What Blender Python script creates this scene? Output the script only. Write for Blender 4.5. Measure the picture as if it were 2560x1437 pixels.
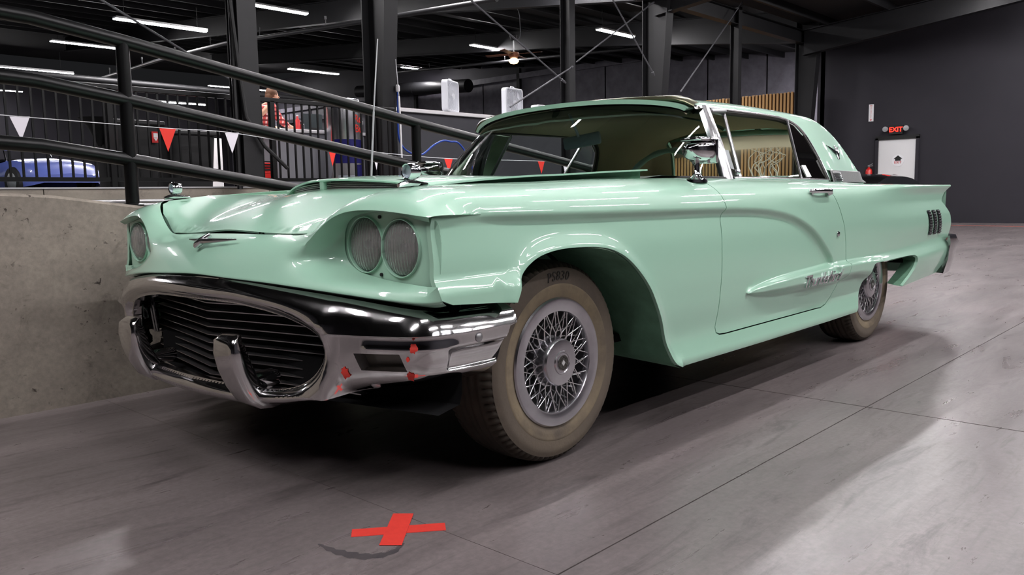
import bpy, bmesh, math, random
import numpy as np
from mathutils import Vector, Matrix, Euler
from mathutils.geometry import delaunay_2d_cdt
random.seed(7)
rng = np.random.default_rng(7)
SC = bpy.context.scene
COL = SC.collection
for o in list(bpy.data.objects):
    bpy.data.objects.remove(o)

# ------------------------------------------------------------------ camera
def look(yaw, pitch, roll):
    cy, sy, cp, sp = math.cos(yaw), math.sin(yaw), math.cos(pitch), math.sin(pitch)
    f = Vector((cy*cp, sy*cp, sp)); r = Vector((sy, -cy, 0)); u = r.cross(f)
    r2 = r*math.cos(roll) + u*math.sin(roll); u2 = u*math.cos(roll) - r*math.sin(roll)
    return Matrix((r2, u2, -f)).transposed()
CAM = bpy.data.objects.new('camera', bpy.data.cameras.new('camera'))
COL.objects.link(CAM)
CAM.matrix_world = Matrix.Translation((2.0774, 2.5732, 0.8908)) @ look(math.radians(222.84), math.radians(-6.398), math.radians(-0.969)).to_4x4()
CAM.data.sensor_width = 36.0
CAM.data.lens = 36.0 * 2065.4 / 2560.0
CAM.data.clip_start = 0.02; CAM.data.clip_end = 200
SC.camera = CAM
# ------------------------------------------------------------------ world and exposure
W = bpy.data.worlds.new('world'); SC.world = W; W.use_nodes = True
W.node_tree.nodes['Background'].inputs[0].default_value = (0.9, 0.92, 1.0, 1)
W.node_tree.nodes['Background'].inputs[1].default_value = 0.012
SC.view_settings.view_transform = 'Standard'
SC.view_settings.look = 'None'
SC.view_settings.gamma = 1.0
SC.view_settings.use_curve_mapping = False
SC.view_settings.exposure = 0.0
STRIP_LIGHT = 140.0       # emission of the ceiling strip tubes over the car bay
STRIP_LIGHT_FAR = 240.0    # emission of the strip tubes over the raised floor

# ------------------------------------------------------------------ materials
def srgb(r, g, b):
    f = lambda c: c/12.92 if c <= .04045 else ((c+.055)/1.055)**2.4
    return (f(r/255), f(g/255), f(b/255), 1)
MATS = {}
def mat(name, col, rough=.5, metal=0., coat=0., spec=.5, emis=None, estr=0., noise=None, bump=None, trans=0., alpha=1., ior=1.45):
    """noise=(scale, amount, colour2, stretch); bump=(scale, strength)"""
    m = bpy.data.materials.new(name); m.use_nodes = True
    nt = m.node_tree; b = nt.nodes['Principled BSDF']
    b.inputs['Base Color'].default_value = col
    b.inputs['Roughness'].default_value = rough
    b.inputs['Metallic'].default_value = metal
    b.inputs['Coat Weight'].default_value = coat
    b.inputs['Coat Roughness'].default_value = .03
    b.inputs['Specular IOR Level'].default_value = spec
    b.inputs['IOR'].default_value = ior
    b.inputs['Transmission Weight'].default_value = trans
    b.inputs['Alpha'].default_value = alpha
    if emis:
        b.inputs['Emission Color'].default_value = emis
        b.inputs['Emission Strength'].default_value = estr
    if noise or bump:
        tc = nt.nodes.new('ShaderNodeTexCoord')
    if noise:
        sc, amt, c2 = noise[:3]
        mp = nt.nodes.new('ShaderNodeMapping')
        if len(noise) > 3: mp.inputs['Scale'].default_value = noise[3]
        n = nt.nodes.new('ShaderNodeTexNoise'); n.inputs['Scale'].default_value = sc; n.inputs['Detail'].default_value = 6
        n.inputs['Roughness'].default_value = .62
        r = nt.nodes.new('ShaderNodeValToRGB'); r.color_ramp.elements[0].position = .5-amt; r.color_ramp.elements[1].position = .5+amt
        mx = nt.nodes.new('ShaderNodeMix'); mx.data_type = 'RGBA'
        mx.inputs[6].default_value = col; mx.inputs[7].default_value = c2
        L = nt.links.new
        L(tc.outputs['Object'], mp.inputs[0]); L(mp.outputs[0], n.inputs['Vector']); L(n.outputs[0], r.inputs[0])
        L(r.outputs[0], mx.inputs[0]); L(mx.outputs[2], b.inputs['Base Color'])
    if bump:
        n2 = nt.nodes.new('ShaderNodeTexNoise'); n2.inputs['Scale'].default_value = bump[0]; n2.inputs['Detail'].default_value = 5
        bp = nt.nodes.new('ShaderNodeBump'); bp.inputs['Strength'].default_value = bump[1]; bp.inputs['Distance'].default_value = .01
        nt.links.new(tc.outputs['Object'], n2.inputs['Vector']); nt.links.new(n2.outputs[0], bp.inputs['Height'])
        nt.links.new(bp.outputs[0], b.inputs['Normal'])
    MATS[name] = m
    return m

# ------------------------------------------------------------------ mesh helpers
def put(name, V, F, m=None, parent=None, smooth=False, N=None, loc=(0,0,0), label=None, cat=None, group=None, kind=None, autosmooth=None):
    me = bpy.data.meshes.new(name)
    me.from_pydata([tuple(map(float, v)) for v in V], [], [tuple(map(int, f)) for f in F])
    me.update()
    if m is not None: me.materials.append(MATS[m] if isinstance(m, str) else m)
    if smooth: me.polygons.foreach_set('use_smooth', [True]*len(me.polygons))
    if N is not None:
        me.normals_split_custom_set_from_vertices([tuple(map(float, n)) for n in N])
    elif autosmooth:
        me.polygons.foreach_set('use_smooth', [True]*len(me.polygons))
        me.set_sharp_from_angle(angle=math.radians(autosmooth))
    o = bpy.data.objects.new(name, me); COL.objects.link(o)
    o.location = loc
    if parent: o.parent = parent
    meta(o, label, cat, group, kind)
    return o
def meta(o, label=None, cat=None, group=None, kind=None):
    if label: o['label'] = label
    if cat: o['category'] = cat
    if group: o['group'] = group
    if kind: o['kind'] = kind
    return o
def thing(name, label, cat, loc=(0,0,0), group=None, rz=0.):
    o = bpy.data.objects.new(name, None); COL.objects.link(o); o.location = loc; o.rotation_euler = (0,0,rz)
    o.empty_display_size = .1
    return meta(o, label, cat, group)
def copy_tree(o, parent=None):
    c = o.copy(); COL.objects.link(c)
    if parent is not None: c.parent = parent
    for ch in list(o.children): copy_tree(ch, c)
    return c
class MB:
    """collects primitive shapes for one mesh"""
    def __init__(s): s.V = []; s.F = []
    def add(s, V, F):
        n = len(s.V); s.V += [tuple(map(float, v)) for v in V]; s.F += [tuple(i+n for i in f) for f in F]; return s
    def box(s, c, d, rot=None, bev=0.):
        if bev:
            bm = bmesh.new(); bmesh.ops.create_cube(bm, size=1)
            bmesh.ops.scale(bm, vec=d, verts=bm.verts)
            bmesh.ops.bevel(bm, geom=bm.edges[:], offset=bev, segments=2, profile=.5, affect='EDGES')
            V = [v.co.copy() for v in bm.verts]; bm.verts.index_update(); F = [[v.index for v in f.verts] for f in bm.faces]; bm.free()
        else:
            x, y, z = d[0]/2, d[1]/2, d[2]/2
            V = [Vector(p) for p in ((-x,-y,-z),(x,-y,-z),(x,y,-z),(-x,y,-z),(-x,-y,z),(x,-y,z),(x,y,z),(-x,y,z))]
            F = [(0,3,2,1),(4,5,6,7),(0,1,5,4),(1,2,6,5),(2,3,7,6),(3,0,4,7)]
        if rot is not None:
            R = Euler(rot).to_matrix() if not isinstance(rot, Matrix) else rot
            V = [R @ v for v in V]
        return s.add([v + Vector(c) for v in V], F)
    def tube(s, P, r, n=8, closed=False, cap=True):
        P = [Vector(p) for p in P]; m = len(P)
        rr = r if hasattr(r, '__len__') else [r]*m
        T = []
        for i in range(m):
            a = P[(i-1) % m] if (closed or i > 0) else P[0]
            b = P[(i+1) % m] if (closed or i < m-1) else P[-1]
            T.append((b-a).normalized())
        up = Vector((0,0,1)) if abs(T[0].z) < .9 else Vector((1,0,0))
        U = (up - T[0]*up.dot(T[0])).normalized()
        V = []; 
        for i in range(m):
            U = (U - T[i]*U.dot(T[i])); U = U.normalized() if U.length > 1e-6 else T[i].orthogonal().normalized()
            B = T[i].cross(U)
            for k in range(n):
                a = 2*math.pi*k/n
                V.append(P[i] + (U*math.cos(a) + B*math.sin(a))*rr[i])
        F = []
        for i in range(m if closed else m-1):
            j = (i+1) % m
            for k in range(n):
                F.append((i*n+k, i*n+(k+1) % n, j*n+(k+1) % n, j*n+k))
        if cap and not closed:
            F.append(tuple(range(n-1, -1, -1))); F.append(tuple((m-1)*n+k for k in range(n)))
        return s.add(V, F)
    def lathe(s, prof, n=32, M=None, close=False):
        """prof: (radius, height) pairs about local z; M maps to place"""
        V = []; F = []; m = len(prof)
        for (r, h) in prof:
            for k in range(n):
                a = 2*math.pi*k/n; v = Vector((r*math.cos(a), r*math.sin(a), h)); V.append(M @ v if M is not None else v)
        for i in range(m-1 if not close else m):
            j = (i+1) % m
            for k in range(n):
                F.append((i*n+k, i*n+(k+1) % n, j*n+(k+1) % n, j*n+k))
        if not close:
            if prof[0][0] > 1e-5: F.append(tuple(range(n-1, -1, -1)))
            if prof[-1][0] > 1e-5: F.append(tuple((m-1)*n+k for k in range(n)))
        return s.add(V, F)
    def prism(s, poly, a, b, axis=1):
        """extrude a 2-D polygon along an axis from a to b"""
        n = len(poly); V = []
        for t in (a, b):
            for (p, q) in poly:
                V.append({0:(t,p,q),1:(p,t,q),2:(p,q,t)}[axis])
        F = [tuple(range(n)), tuple(range(2*n-1, n-1, -1))] + [(i, i+n, (i+1) % n+n, (i+1) % n) for i in range(n)]
        return s.add(V, F)
    def grid(s, G):
        nu, nv = len(G), len(G[0])
        V = [p for row in G for p in row]
        F = [(i*nv+j, i*nv+j+1, (i+1)*nv+j+1, (i+1)*nv+j) for i in range(nu-1) for j in range(nv-1)]
        return s.add(V, F)
    def put(s, name, m, parent=None, **k):
        o = put(name, s.V, s.F, m, parent, **k)
        bm = bmesh.new(); bm.from_mesh(o.data); bmesh.ops.recalc_face_normals(bm, faces=bm.faces); bm.to_mesh(o.data); bm.free()
        if k.get('autosmooth'):
            o.data.polygons.foreach_set('use_smooth', [True]*len(o.data.polygons)); o.data.set_sharp_from_angle(angle=math.radians(k['autosmooth']))
        return o
def pchip(xs, ys):
    """monotone cubic interpolation, vectorised; xs ascending or descending"""
    xs = np.array(xs, float); ys = np.array(ys, float)
    if xs[0] > xs[-1]: xs = xs[::-1]; ys = ys[::-1]
    h = np.diff(xs); d = np.diff(ys)/h; m = np.zeros(len(xs))
    for i in range(1, len(xs)-1):
        if d[i-1]*d[i] > 0:
            w1 = 2*h[i]+h[i-1]; w2 = h[i]+2*h[i-1]; m[i] = (w1+w2)/(w1/d[i-1]+w2/d[i])
    m[0] = d[0]; m[-1] = d[-1]
    def f(x):
        x = np.asarray(x, float); i = np.clip(np.searchsorted(xs, x)-1, 0, len(h)-1); xc = np.clip(x, xs[0], xs[-1])
        t = (xc-xs[i])/h[i]
        return ((2*t**3-3*t**2+1)*ys[i] + (t**3-2*t**2+t)*h[i]*m[i] + (-2*t**3+3*t**2)*ys[i+1] + (t**3-t**2)*h[i]*m[i+1])
    return f
def sm(t):
    t = np.clip(t, 0, 1); return t*t*(3-2*t)
def crom(P, n, closed=False):
    """Catmull-Rom through points, about n samples in all, even in chord length"""
    P = np.array(P, float)
    Q = np.vstack([P[-1], P, P[0], P[1]]) if closed else np.vstack([2*P[0]-P[1], P, 2*P[-1]-P[-2]])
    out = []
    segs = len(P) if closed else len(P)-1
    for i in range(segs):
        p0, p1, p2, p3 = Q[i:i+4]
        for t in np.linspace(0, 1, 12, endpoint=False):
            out.append(.5*((2*p1)+(-p0+p2)*t+(2*p0-5*p1+4*p2-p3)*t*t+(-p0+3*p1-3*p2+p3)*t**3))
    if not closed: out.append(P[-1])
    out = np.array(out)
    if closed: out = np.vstack([out, out[0]])
    s = np.concatenate([[0], np.cumsum(np.linalg.norm(np.diff(out, axis=0), axis=1))])
    t = np.linspace(0, s[-1], n+1 if closed else n)
    R = np.stack([np.interp(t, s, out[:, k]) for k in range(out.shape[1])], 1)
    return R[:-1] if closed else R
def resample(P, step, closed=True):
    P = np.array(P, float); out = []
    n = len(P)
    for i in range(n if closed else n-1):
        a, b = P[i], P[(i+1) % n]; k = max(1, int(round(np.linalg.norm(b-a)/step)))
        for j in range(k): out.append(a+(b-a)*j/k)
    if not closed: out.append(P[-1])
    return np.array(out)
def inside(pts, poly):
    x, y = pts[:, 0], pts[:, 1]; r = np.zeros(len(pts), bool); n = len(poly)
    for i in range(n):
        x1, y1 = poly[i]; x2, y2 = poly[(i+1) % n]
        if y1 == y2: continue
        c = ((y1 > y) != (y2 > y)) & (x < (x2-x1)*(y-y1)/(y2-y1)+x1)
        r ^= c
    return r
def segdist(pts, A, B):
    A = np.asarray(A); AB = np.asarray(B)-A; L = np.maximum((AB*AB).sum(1), 1e-12); out = np.empty(len(pts))
    for i in range(0, len(pts), 4000):
        p = pts[i:i+4000]; d = p[:, None, :]-A[None]
        t = np.clip((d*AB[None]).sum(2)/L[None], 0, 1); e = d-t[:, :, None]*AB[None]
        out[i:i+4000] = np.sqrt((e*e).sum(2).min(1))
    return out
def shrink(poly, d):
    """move a closed polygon's edge inwards by d"""
    P = np.array(poly, float); a = np.roll(P, 1, 0); b = np.roll(P, -1, 0)
    area = np.sum(P[:, 0]*b[:, 1]-b[:, 0]*P[:, 1])
    t = b-a; n = np.stack([-t[:, 1], t[:, 0]], 1); n /= np.linalg.norm(n, axis=1)[:, None]+1e-12
    return P + n*d*(1 if area > 0 else -1)
def sheet(fn, outer, holes=(), step=.025, flange=.012, toward=(0,1,0), bstep=None, lines=(), near=.45, eps=2e-4):
    """triangulate a 2-D domain and map it by fn(u,v)->xyz; returns V,F,N with a folded edge"""
    bstep = bstep or step*.6
    loops = [resample(outer, bstep)] + [resample(h, bstep) for h in holes]
    pts = []; edges = []
    for L in loops:
        n0 = len(pts); pts += list(L); edges += [(n0+i, n0+(i+1) % len(L)) for i in range(len(L))]
    nb = len(pts)
    o = loops[0]; lo = o.min(0); hi = o.max(0)
    gx = np.arange(lo[0]+step*.5, hi[0], step); gy = np.arange(lo[1]+step*.5, hi[1], step)
    G = np.stack(np.meshgrid(gx, gy), -1); G[1::2, :, 0] += step*.5; G = G.reshape(-1, 2)
    if len(lines):
        LP = np.vstack(lines); c = step*.7; occ = set()
        for i, j in np.floor(LP/c).astype(int): occ.update(((i+a, j+b) for a in (-1,0,1) for b in (-1,0,1)))
        G = G[np.array([tuple(q) not in occ for q in np.floor(G/c).astype(int)])]
        G = np.vstack([G, LP])
    keep = inside(G, loops[0])
    for h in loops[1:]: keep &= ~inside(G, h)
    G = G[keep]
    B = np.array(pts); ea = np.array([B[a] for a, b in edges]); eb = np.array([B[b] for a, b in edges])
    G = G[segdist(G, ea, eb) > step*near]
    A = np.vstack([B, G])
    r = delaunay_2d_cdt([Vector(p) for p in A], edges, [], 0, 1e-7)
    UV = np.array([(v.x, v.y) for v in r[0]]); T = np.array([f for f in r[2]])
    c = UV[T].mean(1); k = inside(c, loops[0])
    for h in loops[1:]: k &= ~inside(c, h)
    T = T[k]
    V, N = surf(fn, UV, toward, eps)
    # face orientation
    fa = np.cross(V[T[:, 1]]-V[T[:, 0]], V[T[:, 2]]-V[T[:, 0]])
    flip = np.einsum('ij,ij->i', fa, N[T].sum(1)) < 0
    T[flip] = T[flip][:, ::-1]
    V = list(V); N = list(N); F = [tuple(t) for t in T]
    if flange:
        cnt = {}
        for t in T:
            for a, b in ((t[0], t[1]), (t[1], t[2]), (t[2], t[0])): cnt[(a, b)] = 1
        be = [(a, b) for (a, b) in cnt if (b, a) not in cnt]
        m = {}
        VA = V
        for a, b in be:
            e = np.array(VA[b])-np.array(VA[a]); n = np.cross(e, N[a]); n /= np.linalg.norm(n)+1e-12
            idx = []
            for q in (a, b):
                key = (q, 0)
                if key not in m:
                    m[key] = len(V); V.append(V[q]); N.append(np.zeros(3)); V.append(V[q]-np.array(N[q])*flange); N.append(np.zeros(3))
                N[m[key]] = N[m[key]]+n; N[m[key]+1] = N[m[key]+1]+n
                idx.append(m[key])
            F.append((idx[1], idx[0], idx[0]+1, idx[1]+1))
        N = [np.array(n)/(np.linalg.norm(n)+1e-12) for n in N]
    return np.array(V), F, np.array(N)
def surf(fn, UV, toward=(0,1,0), e=2e-4):
    u, v = UV[:, 0], UV[:, 1]
    V = fn(u, v)
    N = np.cross(fn(u+e, v)-fn(u-e, v), fn(u, v+e)-fn(u, v-e))
    N /= np.linalg.norm(N, axis=1)[:, None]+1e-15
    s = np.sign((N @ np.array(toward, float)).sum()) or 1
    return V, N*s
mat('paint', srgb(156,197,174), rough=.40, coat=1.0, spec=.5)
mat('paint_dark', srgb(112,156,130), rough=.6, spec=.3, noise=(9,.25,srgb(86,122,100)), bump=(30,.15))  # darker mottled green for inner sides; shade under the hood edge painted in
mat('black_matte', srgb(16,16,17), rough=.9, spec=.1)
mat('chrome', (.80,.80,.82,1), rough=.06, metal=1, noise=(10,.2,(.68,.68,.70,1)))
mat('chrome_dull', (.60,.59,.60,1), rough=.30, metal=1, noise=(12,.3,(.42,.41,.41,1)), bump=(25,.04))
mat('brushed', (.42,.42,.43,1), rough=.42, metal=1)
mat('rubber_black', srgb(22,22,23), rough=.65)
mat('trim_dark', srgb(40,42,36), rough=.3, metal=.5)
mat('headliner', srgb(178,166,142), rough=.9)
mat('vinyl', srgb(150,175,150), rough=.5)
mat('dash', srgb(60,72,64), rough=.6)
mat('steering', srgb(170,196,178), rough=.35)
mat('red_paint', srgb(215,62,52), rough=.5)
mat('white_label', srgb(225,225,228), rough=.6)
mat('tail_red', srgb(120,15,12), rough=.15, coat=1)
def glass_mat(name, tint, base=.04, rough=0., ribs=0, graze=.75):
    m = bpy.data.materials.new(name); m.use_nodes = True; nt = m.node_tree; nt.nodes.clear(); L = nt.links.new
    out = nt.nodes.new('ShaderNodeOutputMaterial'); tr = nt.nodes.new('ShaderNodeBsdfTransparent'); gl = nt.nodes.new('ShaderNodeBsdfGlossy')
    tr.inputs[0].default_value = tint; gl.inputs[0].default_value = (1,1,1,1); gl.inputs['Roughness'].default_value = rough
    lw = nt.nodes.new('ShaderNodeFresnel'); lw.inputs[0].default_value = 1.5
    mx = nt.nodes.new('ShaderNodeMixShader'); L(lw.outputs[0], mx.inputs[0]); L(tr.outputs[0], mx.inputs[1]); L(gl.outputs[0], mx.inputs[2]); L(mx.outputs[0], out.inputs[0])
    if ribs:
        tc = nt.nodes.new('ShaderNodeTexCoord'); wv = nt.nodes.new('ShaderNodeTexWave'); wv.bands_direction = 'Y'; wv.inputs['Scale'].default_value = ribs
        bp = nt.nodes.new('ShaderNodeBump'); bp.inputs['Strength'].default_value = .5; bp.inputs['Distance'].default_value = .004
        L(tc.outputs['Object'], wv.inputs[0]); L(wv.outputs['Fac'], bp.inputs['Height']); L(bp.outputs[0], gl.inputs['Normal']); L(bp.outputs[0], lw.inputs['Normal'])
    MATS[name] = m
glass_mat('glass', (.72,.80,.76,1)); glass_mat('glass_clear', (.90,.93,.92,1)); glass_mat('lens', (.80,.80,.80,1), ribs=28, rough=.05)
m = MATS['lens']; nt = m.node_tree; mxo = [n for n in nt.nodes if n.type == 'MIX_SHADER'][0]; outn = [n for n in nt.nodes if n.type == 'OUTPUT_MATERIAL'][0]
df = nt.nodes.new('ShaderNodeBsdfDiffuse'); df.inputs[0].default_value = (.62,.62,.60,1); bpn = [n for n in nt.nodes if n.type == 'BUMP'][0]; nt.links.new(bpn.outputs[0], df.inputs['Normal'])
m2 = nt.nodes.new('ShaderNodeMixShader'); m2.inputs[0].default_value = .20; nt.links.new(mxo.outputs[0], m2.inputs[1]); nt.links.new(df.outputs[0], m2.inputs[2]); nt.links.new(m2.outputs[0], outn.inputs[0])
# windscreen with a dark shade band along its top
glass_mat('windscreen', (.78,.82,.80,1))
m = MATS['windscreen']; nt = m.node_tree
tc = nt.nodes.new('ShaderNodeTexCoord'); sx = nt.nodes.new('ShaderNodeSeparateXYZ'); mr = nt.nodes.new('ShaderNodeMapRange')
mr.inputs['From Min'].default_value = 1.20; mr.inputs['From Max'].default_value = 1.255
mc = nt.nodes.new('ShaderNodeMix'); mc.data_type = 'RGBA'; mc.inputs[6].default_value = (.74,.80,.78,1); mc.inputs[7].default_value = (.10,.15,.17,1)
nt.links.new(tc.outputs['Object'], sx.inputs[0]); nt.links.new(sx.outputs[2], mr.inputs[0]); nt.links.new(mr.outputs[0], mc.inputs[0])
nt.links.new(mc.outputs[2], [n for n in nt.nodes if n.type == 'BSDF_TRANSPARENT'][0].inputs[0])
# tyre: black rubber with tan dried mud towards the rim
mat('tyre', srgb(74,70,66), rough=.85, spec=.2, noise=(7,.28,srgb(120,108,92)), bump=(60,.1))
mat('tyre_tread', srgb(50,47,44), rough=.9, spec=.2, noise=(10,.3,srgb(78,71,63)))
mat('whitewall', srgb(150,134,108), rough=.85, spec=.2, noise=(8,.3,srgb(112,100,84)), bump=(60,.1))
mat('lettering', srgb(66,62,58), rough=.8)
mat('wheel_dark', srgb(20,20,21), rough=.7)
mat('spoke_metal', (.70,.70,.71,1), rough=.18, metal=1)
mat('ring_metal', (.60,.59,.62,1), rough=.24, metal=1, noise=(18,.25,(.46,.45,.48,1)))

mat('chrome_bumper', (.74,.73,.74,1), rough=.10, metal=1, noise=(6,.25,(.56,.55,.55,1)), bump=(12,.03))
mat('park_lens', srgb(86,82,74), rough=.2, coat=.6)
mat('emblem', srgb(96,94,90), rough=.4, metal=.6, noise=(220,.1,srgb(40,38,36)))
mat('sidewall', srgb(84,77,71), rough=.85, spec=.2, noise=(5,.25,srgb(104,94,82)), bump=(60,.1))
mat('trim_header', srgb(92,92,72), rough=.25, metal=.7)
mat('rubber_dark', srgb(30,28,24), rough=.5)
mat('louvre', srgb(52,54,58), rough=.35, metal=.7)
mat('mirror_back', srgb(190,206,214), rough=.35, metal=.5)
# ---- the building
def concrete(name, c1, c2, c3, rough=(.3,.55), scale=1.2, stretch=(1,1,1), pits=0., fine=.25, bump=.06):
    m = bpy.data.materials.new(name); m.use_nodes = True; nt = m.node_tree; b = nt.nodes['Principled BSDF']; L = nt.links.new
    tc = nt.nodes.new('ShaderNodeTexCoord'); mp = nt.nodes.new('ShaderNodeMapping'); mp.inputs['Scale'].default_value = stretch; L(tc.outputs['Object'], mp.inputs[0])
    def noise(s, det=6, r=.6, vec=None, dist=0.):
        n = nt.nodes.new('ShaderNodeTexNoise'); n.inputs['Scale'].default_value = s; n.inputs['Detail'].default_value = det; n.inputs['Roughness'].default_value = r; n.inputs['Distortion'].default_value = dist
        L(vec or mp.outputs[0], n.inputs['Vector']); return n
    def ramp(n, a, b_):
        r = nt.nodes.new('ShaderNodeMapRange'); r.inputs['From Min'].default_value = a; r.inputs['From Max'].default_value = b_; r.clamp = True; L(n.outputs[0], r.inputs[0]); return r
    def mix(f, A, B):
        x = nt.nodes.new('ShaderNodeMix'); x.data_type = 'RGBA'
        (L(f.outputs[0], x.inputs[0]) if not isinstance(f, float) else setattr(x.inputs[0], 'default_value', f))
        for s, v in ((6, A), (7, B)):
            if isinstance(v, tuple): x.inputs[s].default_value = v
            else: L(v.outputs[2], x.inputs[s])
        return x
    n1 = noise(scale, 7, .65, dist=.4); n2 = noise(scale*3.7, 8, .7, dist=.8); n3 = noise(scale*28, 4, .7, vec=tc.outputs['Object'])
    x = mix(ramp(n1, .36, .66), c1, c2); x = mix(ramp(n2, .56, .74), x, c3)
    if name == 'floor_slab':
        mp2 = nt.nodes.new('ShaderNodeMapping'); mp2.inputs['Scale'].default_value = (.10,1.6,1); mp2.inputs['Rotation'].default_value = (0,0,.06); L(tc.outputs['Object'], mp2.inputs[0])
        n6 = noise(26, 5, .7, vec=mp2.outputs[0]); q6 = ramp(n6, .54, .70); g6 = nt.nodes.new('ShaderNodeMath'); g6.operation = 'MULTIPLY'; g6.inputs[1].default_value = .45; L(q6.outputs[0], g6.inputs[0]); x = mix(g6, x, c3)
    f3 = ramp(n3, .35, .7); ml = nt.nodes.new('ShaderNodeMath'); ml.operation = 'MULTIPLY'; ml.inputs[1].default_value = fine; L(f3.outputs[0], ml.inputs[0])
    x = mix(ml, x, c3)
    if pits:
        v = noise(26, 3, .6, vec=tc.outputs['Object'], dist=.6); r5 = ramp(v, .64, .70)
        n4 = noise(3.0, 3, .5, vec=tc.outputs['Object']); r4 = ramp(n4, .42, .56)
        m2 = nt.nodes.new('ShaderNodeMath'); m2.operation = 'MULTIPLY'; L(r4.outputs[0], m2.inputs[0]); L(r5.outputs[0], m2.inputs[1])
        m3 = nt.nodes.new('ShaderNodeMath'); m3.operation = 'MULTIPLY'; m3.inputs[1].default_value = pits; L(m2.outputs[0], m3.inputs[0])
        x = mix(m3, x, srgb(52,44,38))
    L(x.outputs[2], b.inputs['Base Color'])
    rr = nt.nodes.new('ShaderNodeMapRange'); rr.inputs['To Min'].default_value = rough[0]; rr.inputs['To Max'].default_value = rough[1]; rr.inputs['From Min'].default_value = .3; rr.inputs['From Max'].default_value = .7
    L(n2.outputs[0], rr.inputs[0]); L(rr.outputs[0], b.inputs['Roughness'])
    bp = nt.nodes.new('ShaderNodeBump'); bp.inputs['Strength'].default_value = bump; bp.inputs['Distance'].default_value = .01; L(n2.outputs[0], bp.inputs['Height']); L(bp.outputs[0], b.inputs['Normal'])
    MATS[name] = m
concrete('floor_slab', srgb(118,109,109), srgb(92,85,85), srgb(60,54,53), rough=(.24,.42), scale=1.7, stretch=(.26,1.25,1), fine=.45, bump=.05)
concrete('ramp_concrete', srgb(152,143,131), srgb(118,110,101), srgb(86,79,72), rough=(.7,.9), scale=1.5, pits=1.0, fine=.4, bump=.2)
concrete('pale_concrete', srgb(150,142,130), srgb(130,122,112), srgb(104,98,90), rough=(.7,.9), scale=2.2, bump=.15)
mat('joint', srgb(24,23,23), rough=.9)
mat('wall_black', srgb(52,50,56), rough=.6, spec=.25, noise=(.7,.3,srgb(44,43,48)))
mat('wall_panel', srgb(112,109,118), rough=.5, spec=.4, noise=(2.2,.25,srgb(80,78,85)), bump=(3,.3))
mat('roof_deck', srgb(38,36,36), rough=.8, noise=(1.2,.3,srgb(26,25,25)))
mat('steel_black', srgb(25,25,27), rough=.5, spec=.35, noise=(3,.3,srgb(17,17,19)))
mat('rail_black', srgb(6,6,7), rough=.33, spec=.35)
mat('pipe_black', srgb(20,20,22), rough=.5)
mat('rod_grey', srgb(98,98,102), rough=.45, metal=.5)
mat('cap_white', srgb(214,212,214), rough=.6)
mat('partition', srgb(58,58,63), rough=.7)
mat('galv', srgb(170,170,172), rough=.4, metal=.6)
mat('platform_floor', srgb(60,58,58), rough=.7)
mat('white_plastic', srgb(214,216,222), rough=.5)
mat('fan_grille', srgb(196,198,204), rough=.5)
mat('pennant_red', srgb(226,52,40), rough=.7)
mat('pennant_white', srgb(226,222,230), rough=.7)
mat('cord_white', srgb(210,210,214), rough=.7)
mat('wood_slat', srgb(190,148,92), rough=.6, noise=(3,.25,srgb(150,108,62),(1,1,.15)))
mat('wood_back', srgb(60,44,30), rough=.8)
mat('door_white', srgb(222,222,222), rough=.5)
mat('exit_red', srgb(255,40,24), emis=(1,.008,.004,1), estr=14.)
mat('sign_black', srgb(20,20,20), rough=.5)
mat('sign_white', srgb(232,232,234), rough=.5)
mat('sign_red', srgb(200,36,36), rough=.5)
mat('ext_red', srgb(196,32,26), rough=.3, coat=.5)
mat('car_black', srgb(12,12,13), rough=.2, coat=1)
mat('car_blue', srgb(86,100,170), rough=.35, coat=1)
mat('car_grey', srgb(130,138,138), rough=.35, coat=1)
mat('glass_dark', srgb(14,16,18), rough=.05, coat=1)
mat('tape_red', srgb(206,58,47), rough=.6, noise=(40,.3,srgb(186,44,38)))
mat('tape_orange', srgb(210,84,50), rough=.6)
mat('can_silver', (.72,.73,.76,1), rough=.22, metal=1)
mat('can_blue', srgb(24,22,96), rough=.35, metal=.3)
mat('can_grey', srgb(176,180,190), rough=.3, metal=.4)
mat('counter_grey', srgb(132,132,138), rough=.6)
mat('bin_black', srgb(20,20,21), rough=.5)
mat('hose_blue', srgb(28,62,150), rough=.35)
mat('skin', srgb(196,148,122), rough=.6)
mat('hair', srgb(92,60,38), rough=.7)
mat('shirt_white', srgb(210,206,206), rough=.8)
mat('plaid', srgb(176,64,60), rough=.85)
mat('bottle_red', srgb(200,60,60), rough=.3)
mat('box_brown', srgb(120,96,72), rough=.8)
mat('screen_dark', srgb(44,52,54), rough=.3)
mat('branch', srgb(196,190,170), rough=.7)
mat('leaf', srgb(46,74,40), rough=.6)
mat('fan_blade', srgb(110,66,44), rough=.5)
mat('fan_globe', srgb(250,210,160), rough=.3, emis=(1,.72,.42,1), estr=2.)
mat('poster_grey', srgb(120,124,128), rough=.6)
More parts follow.
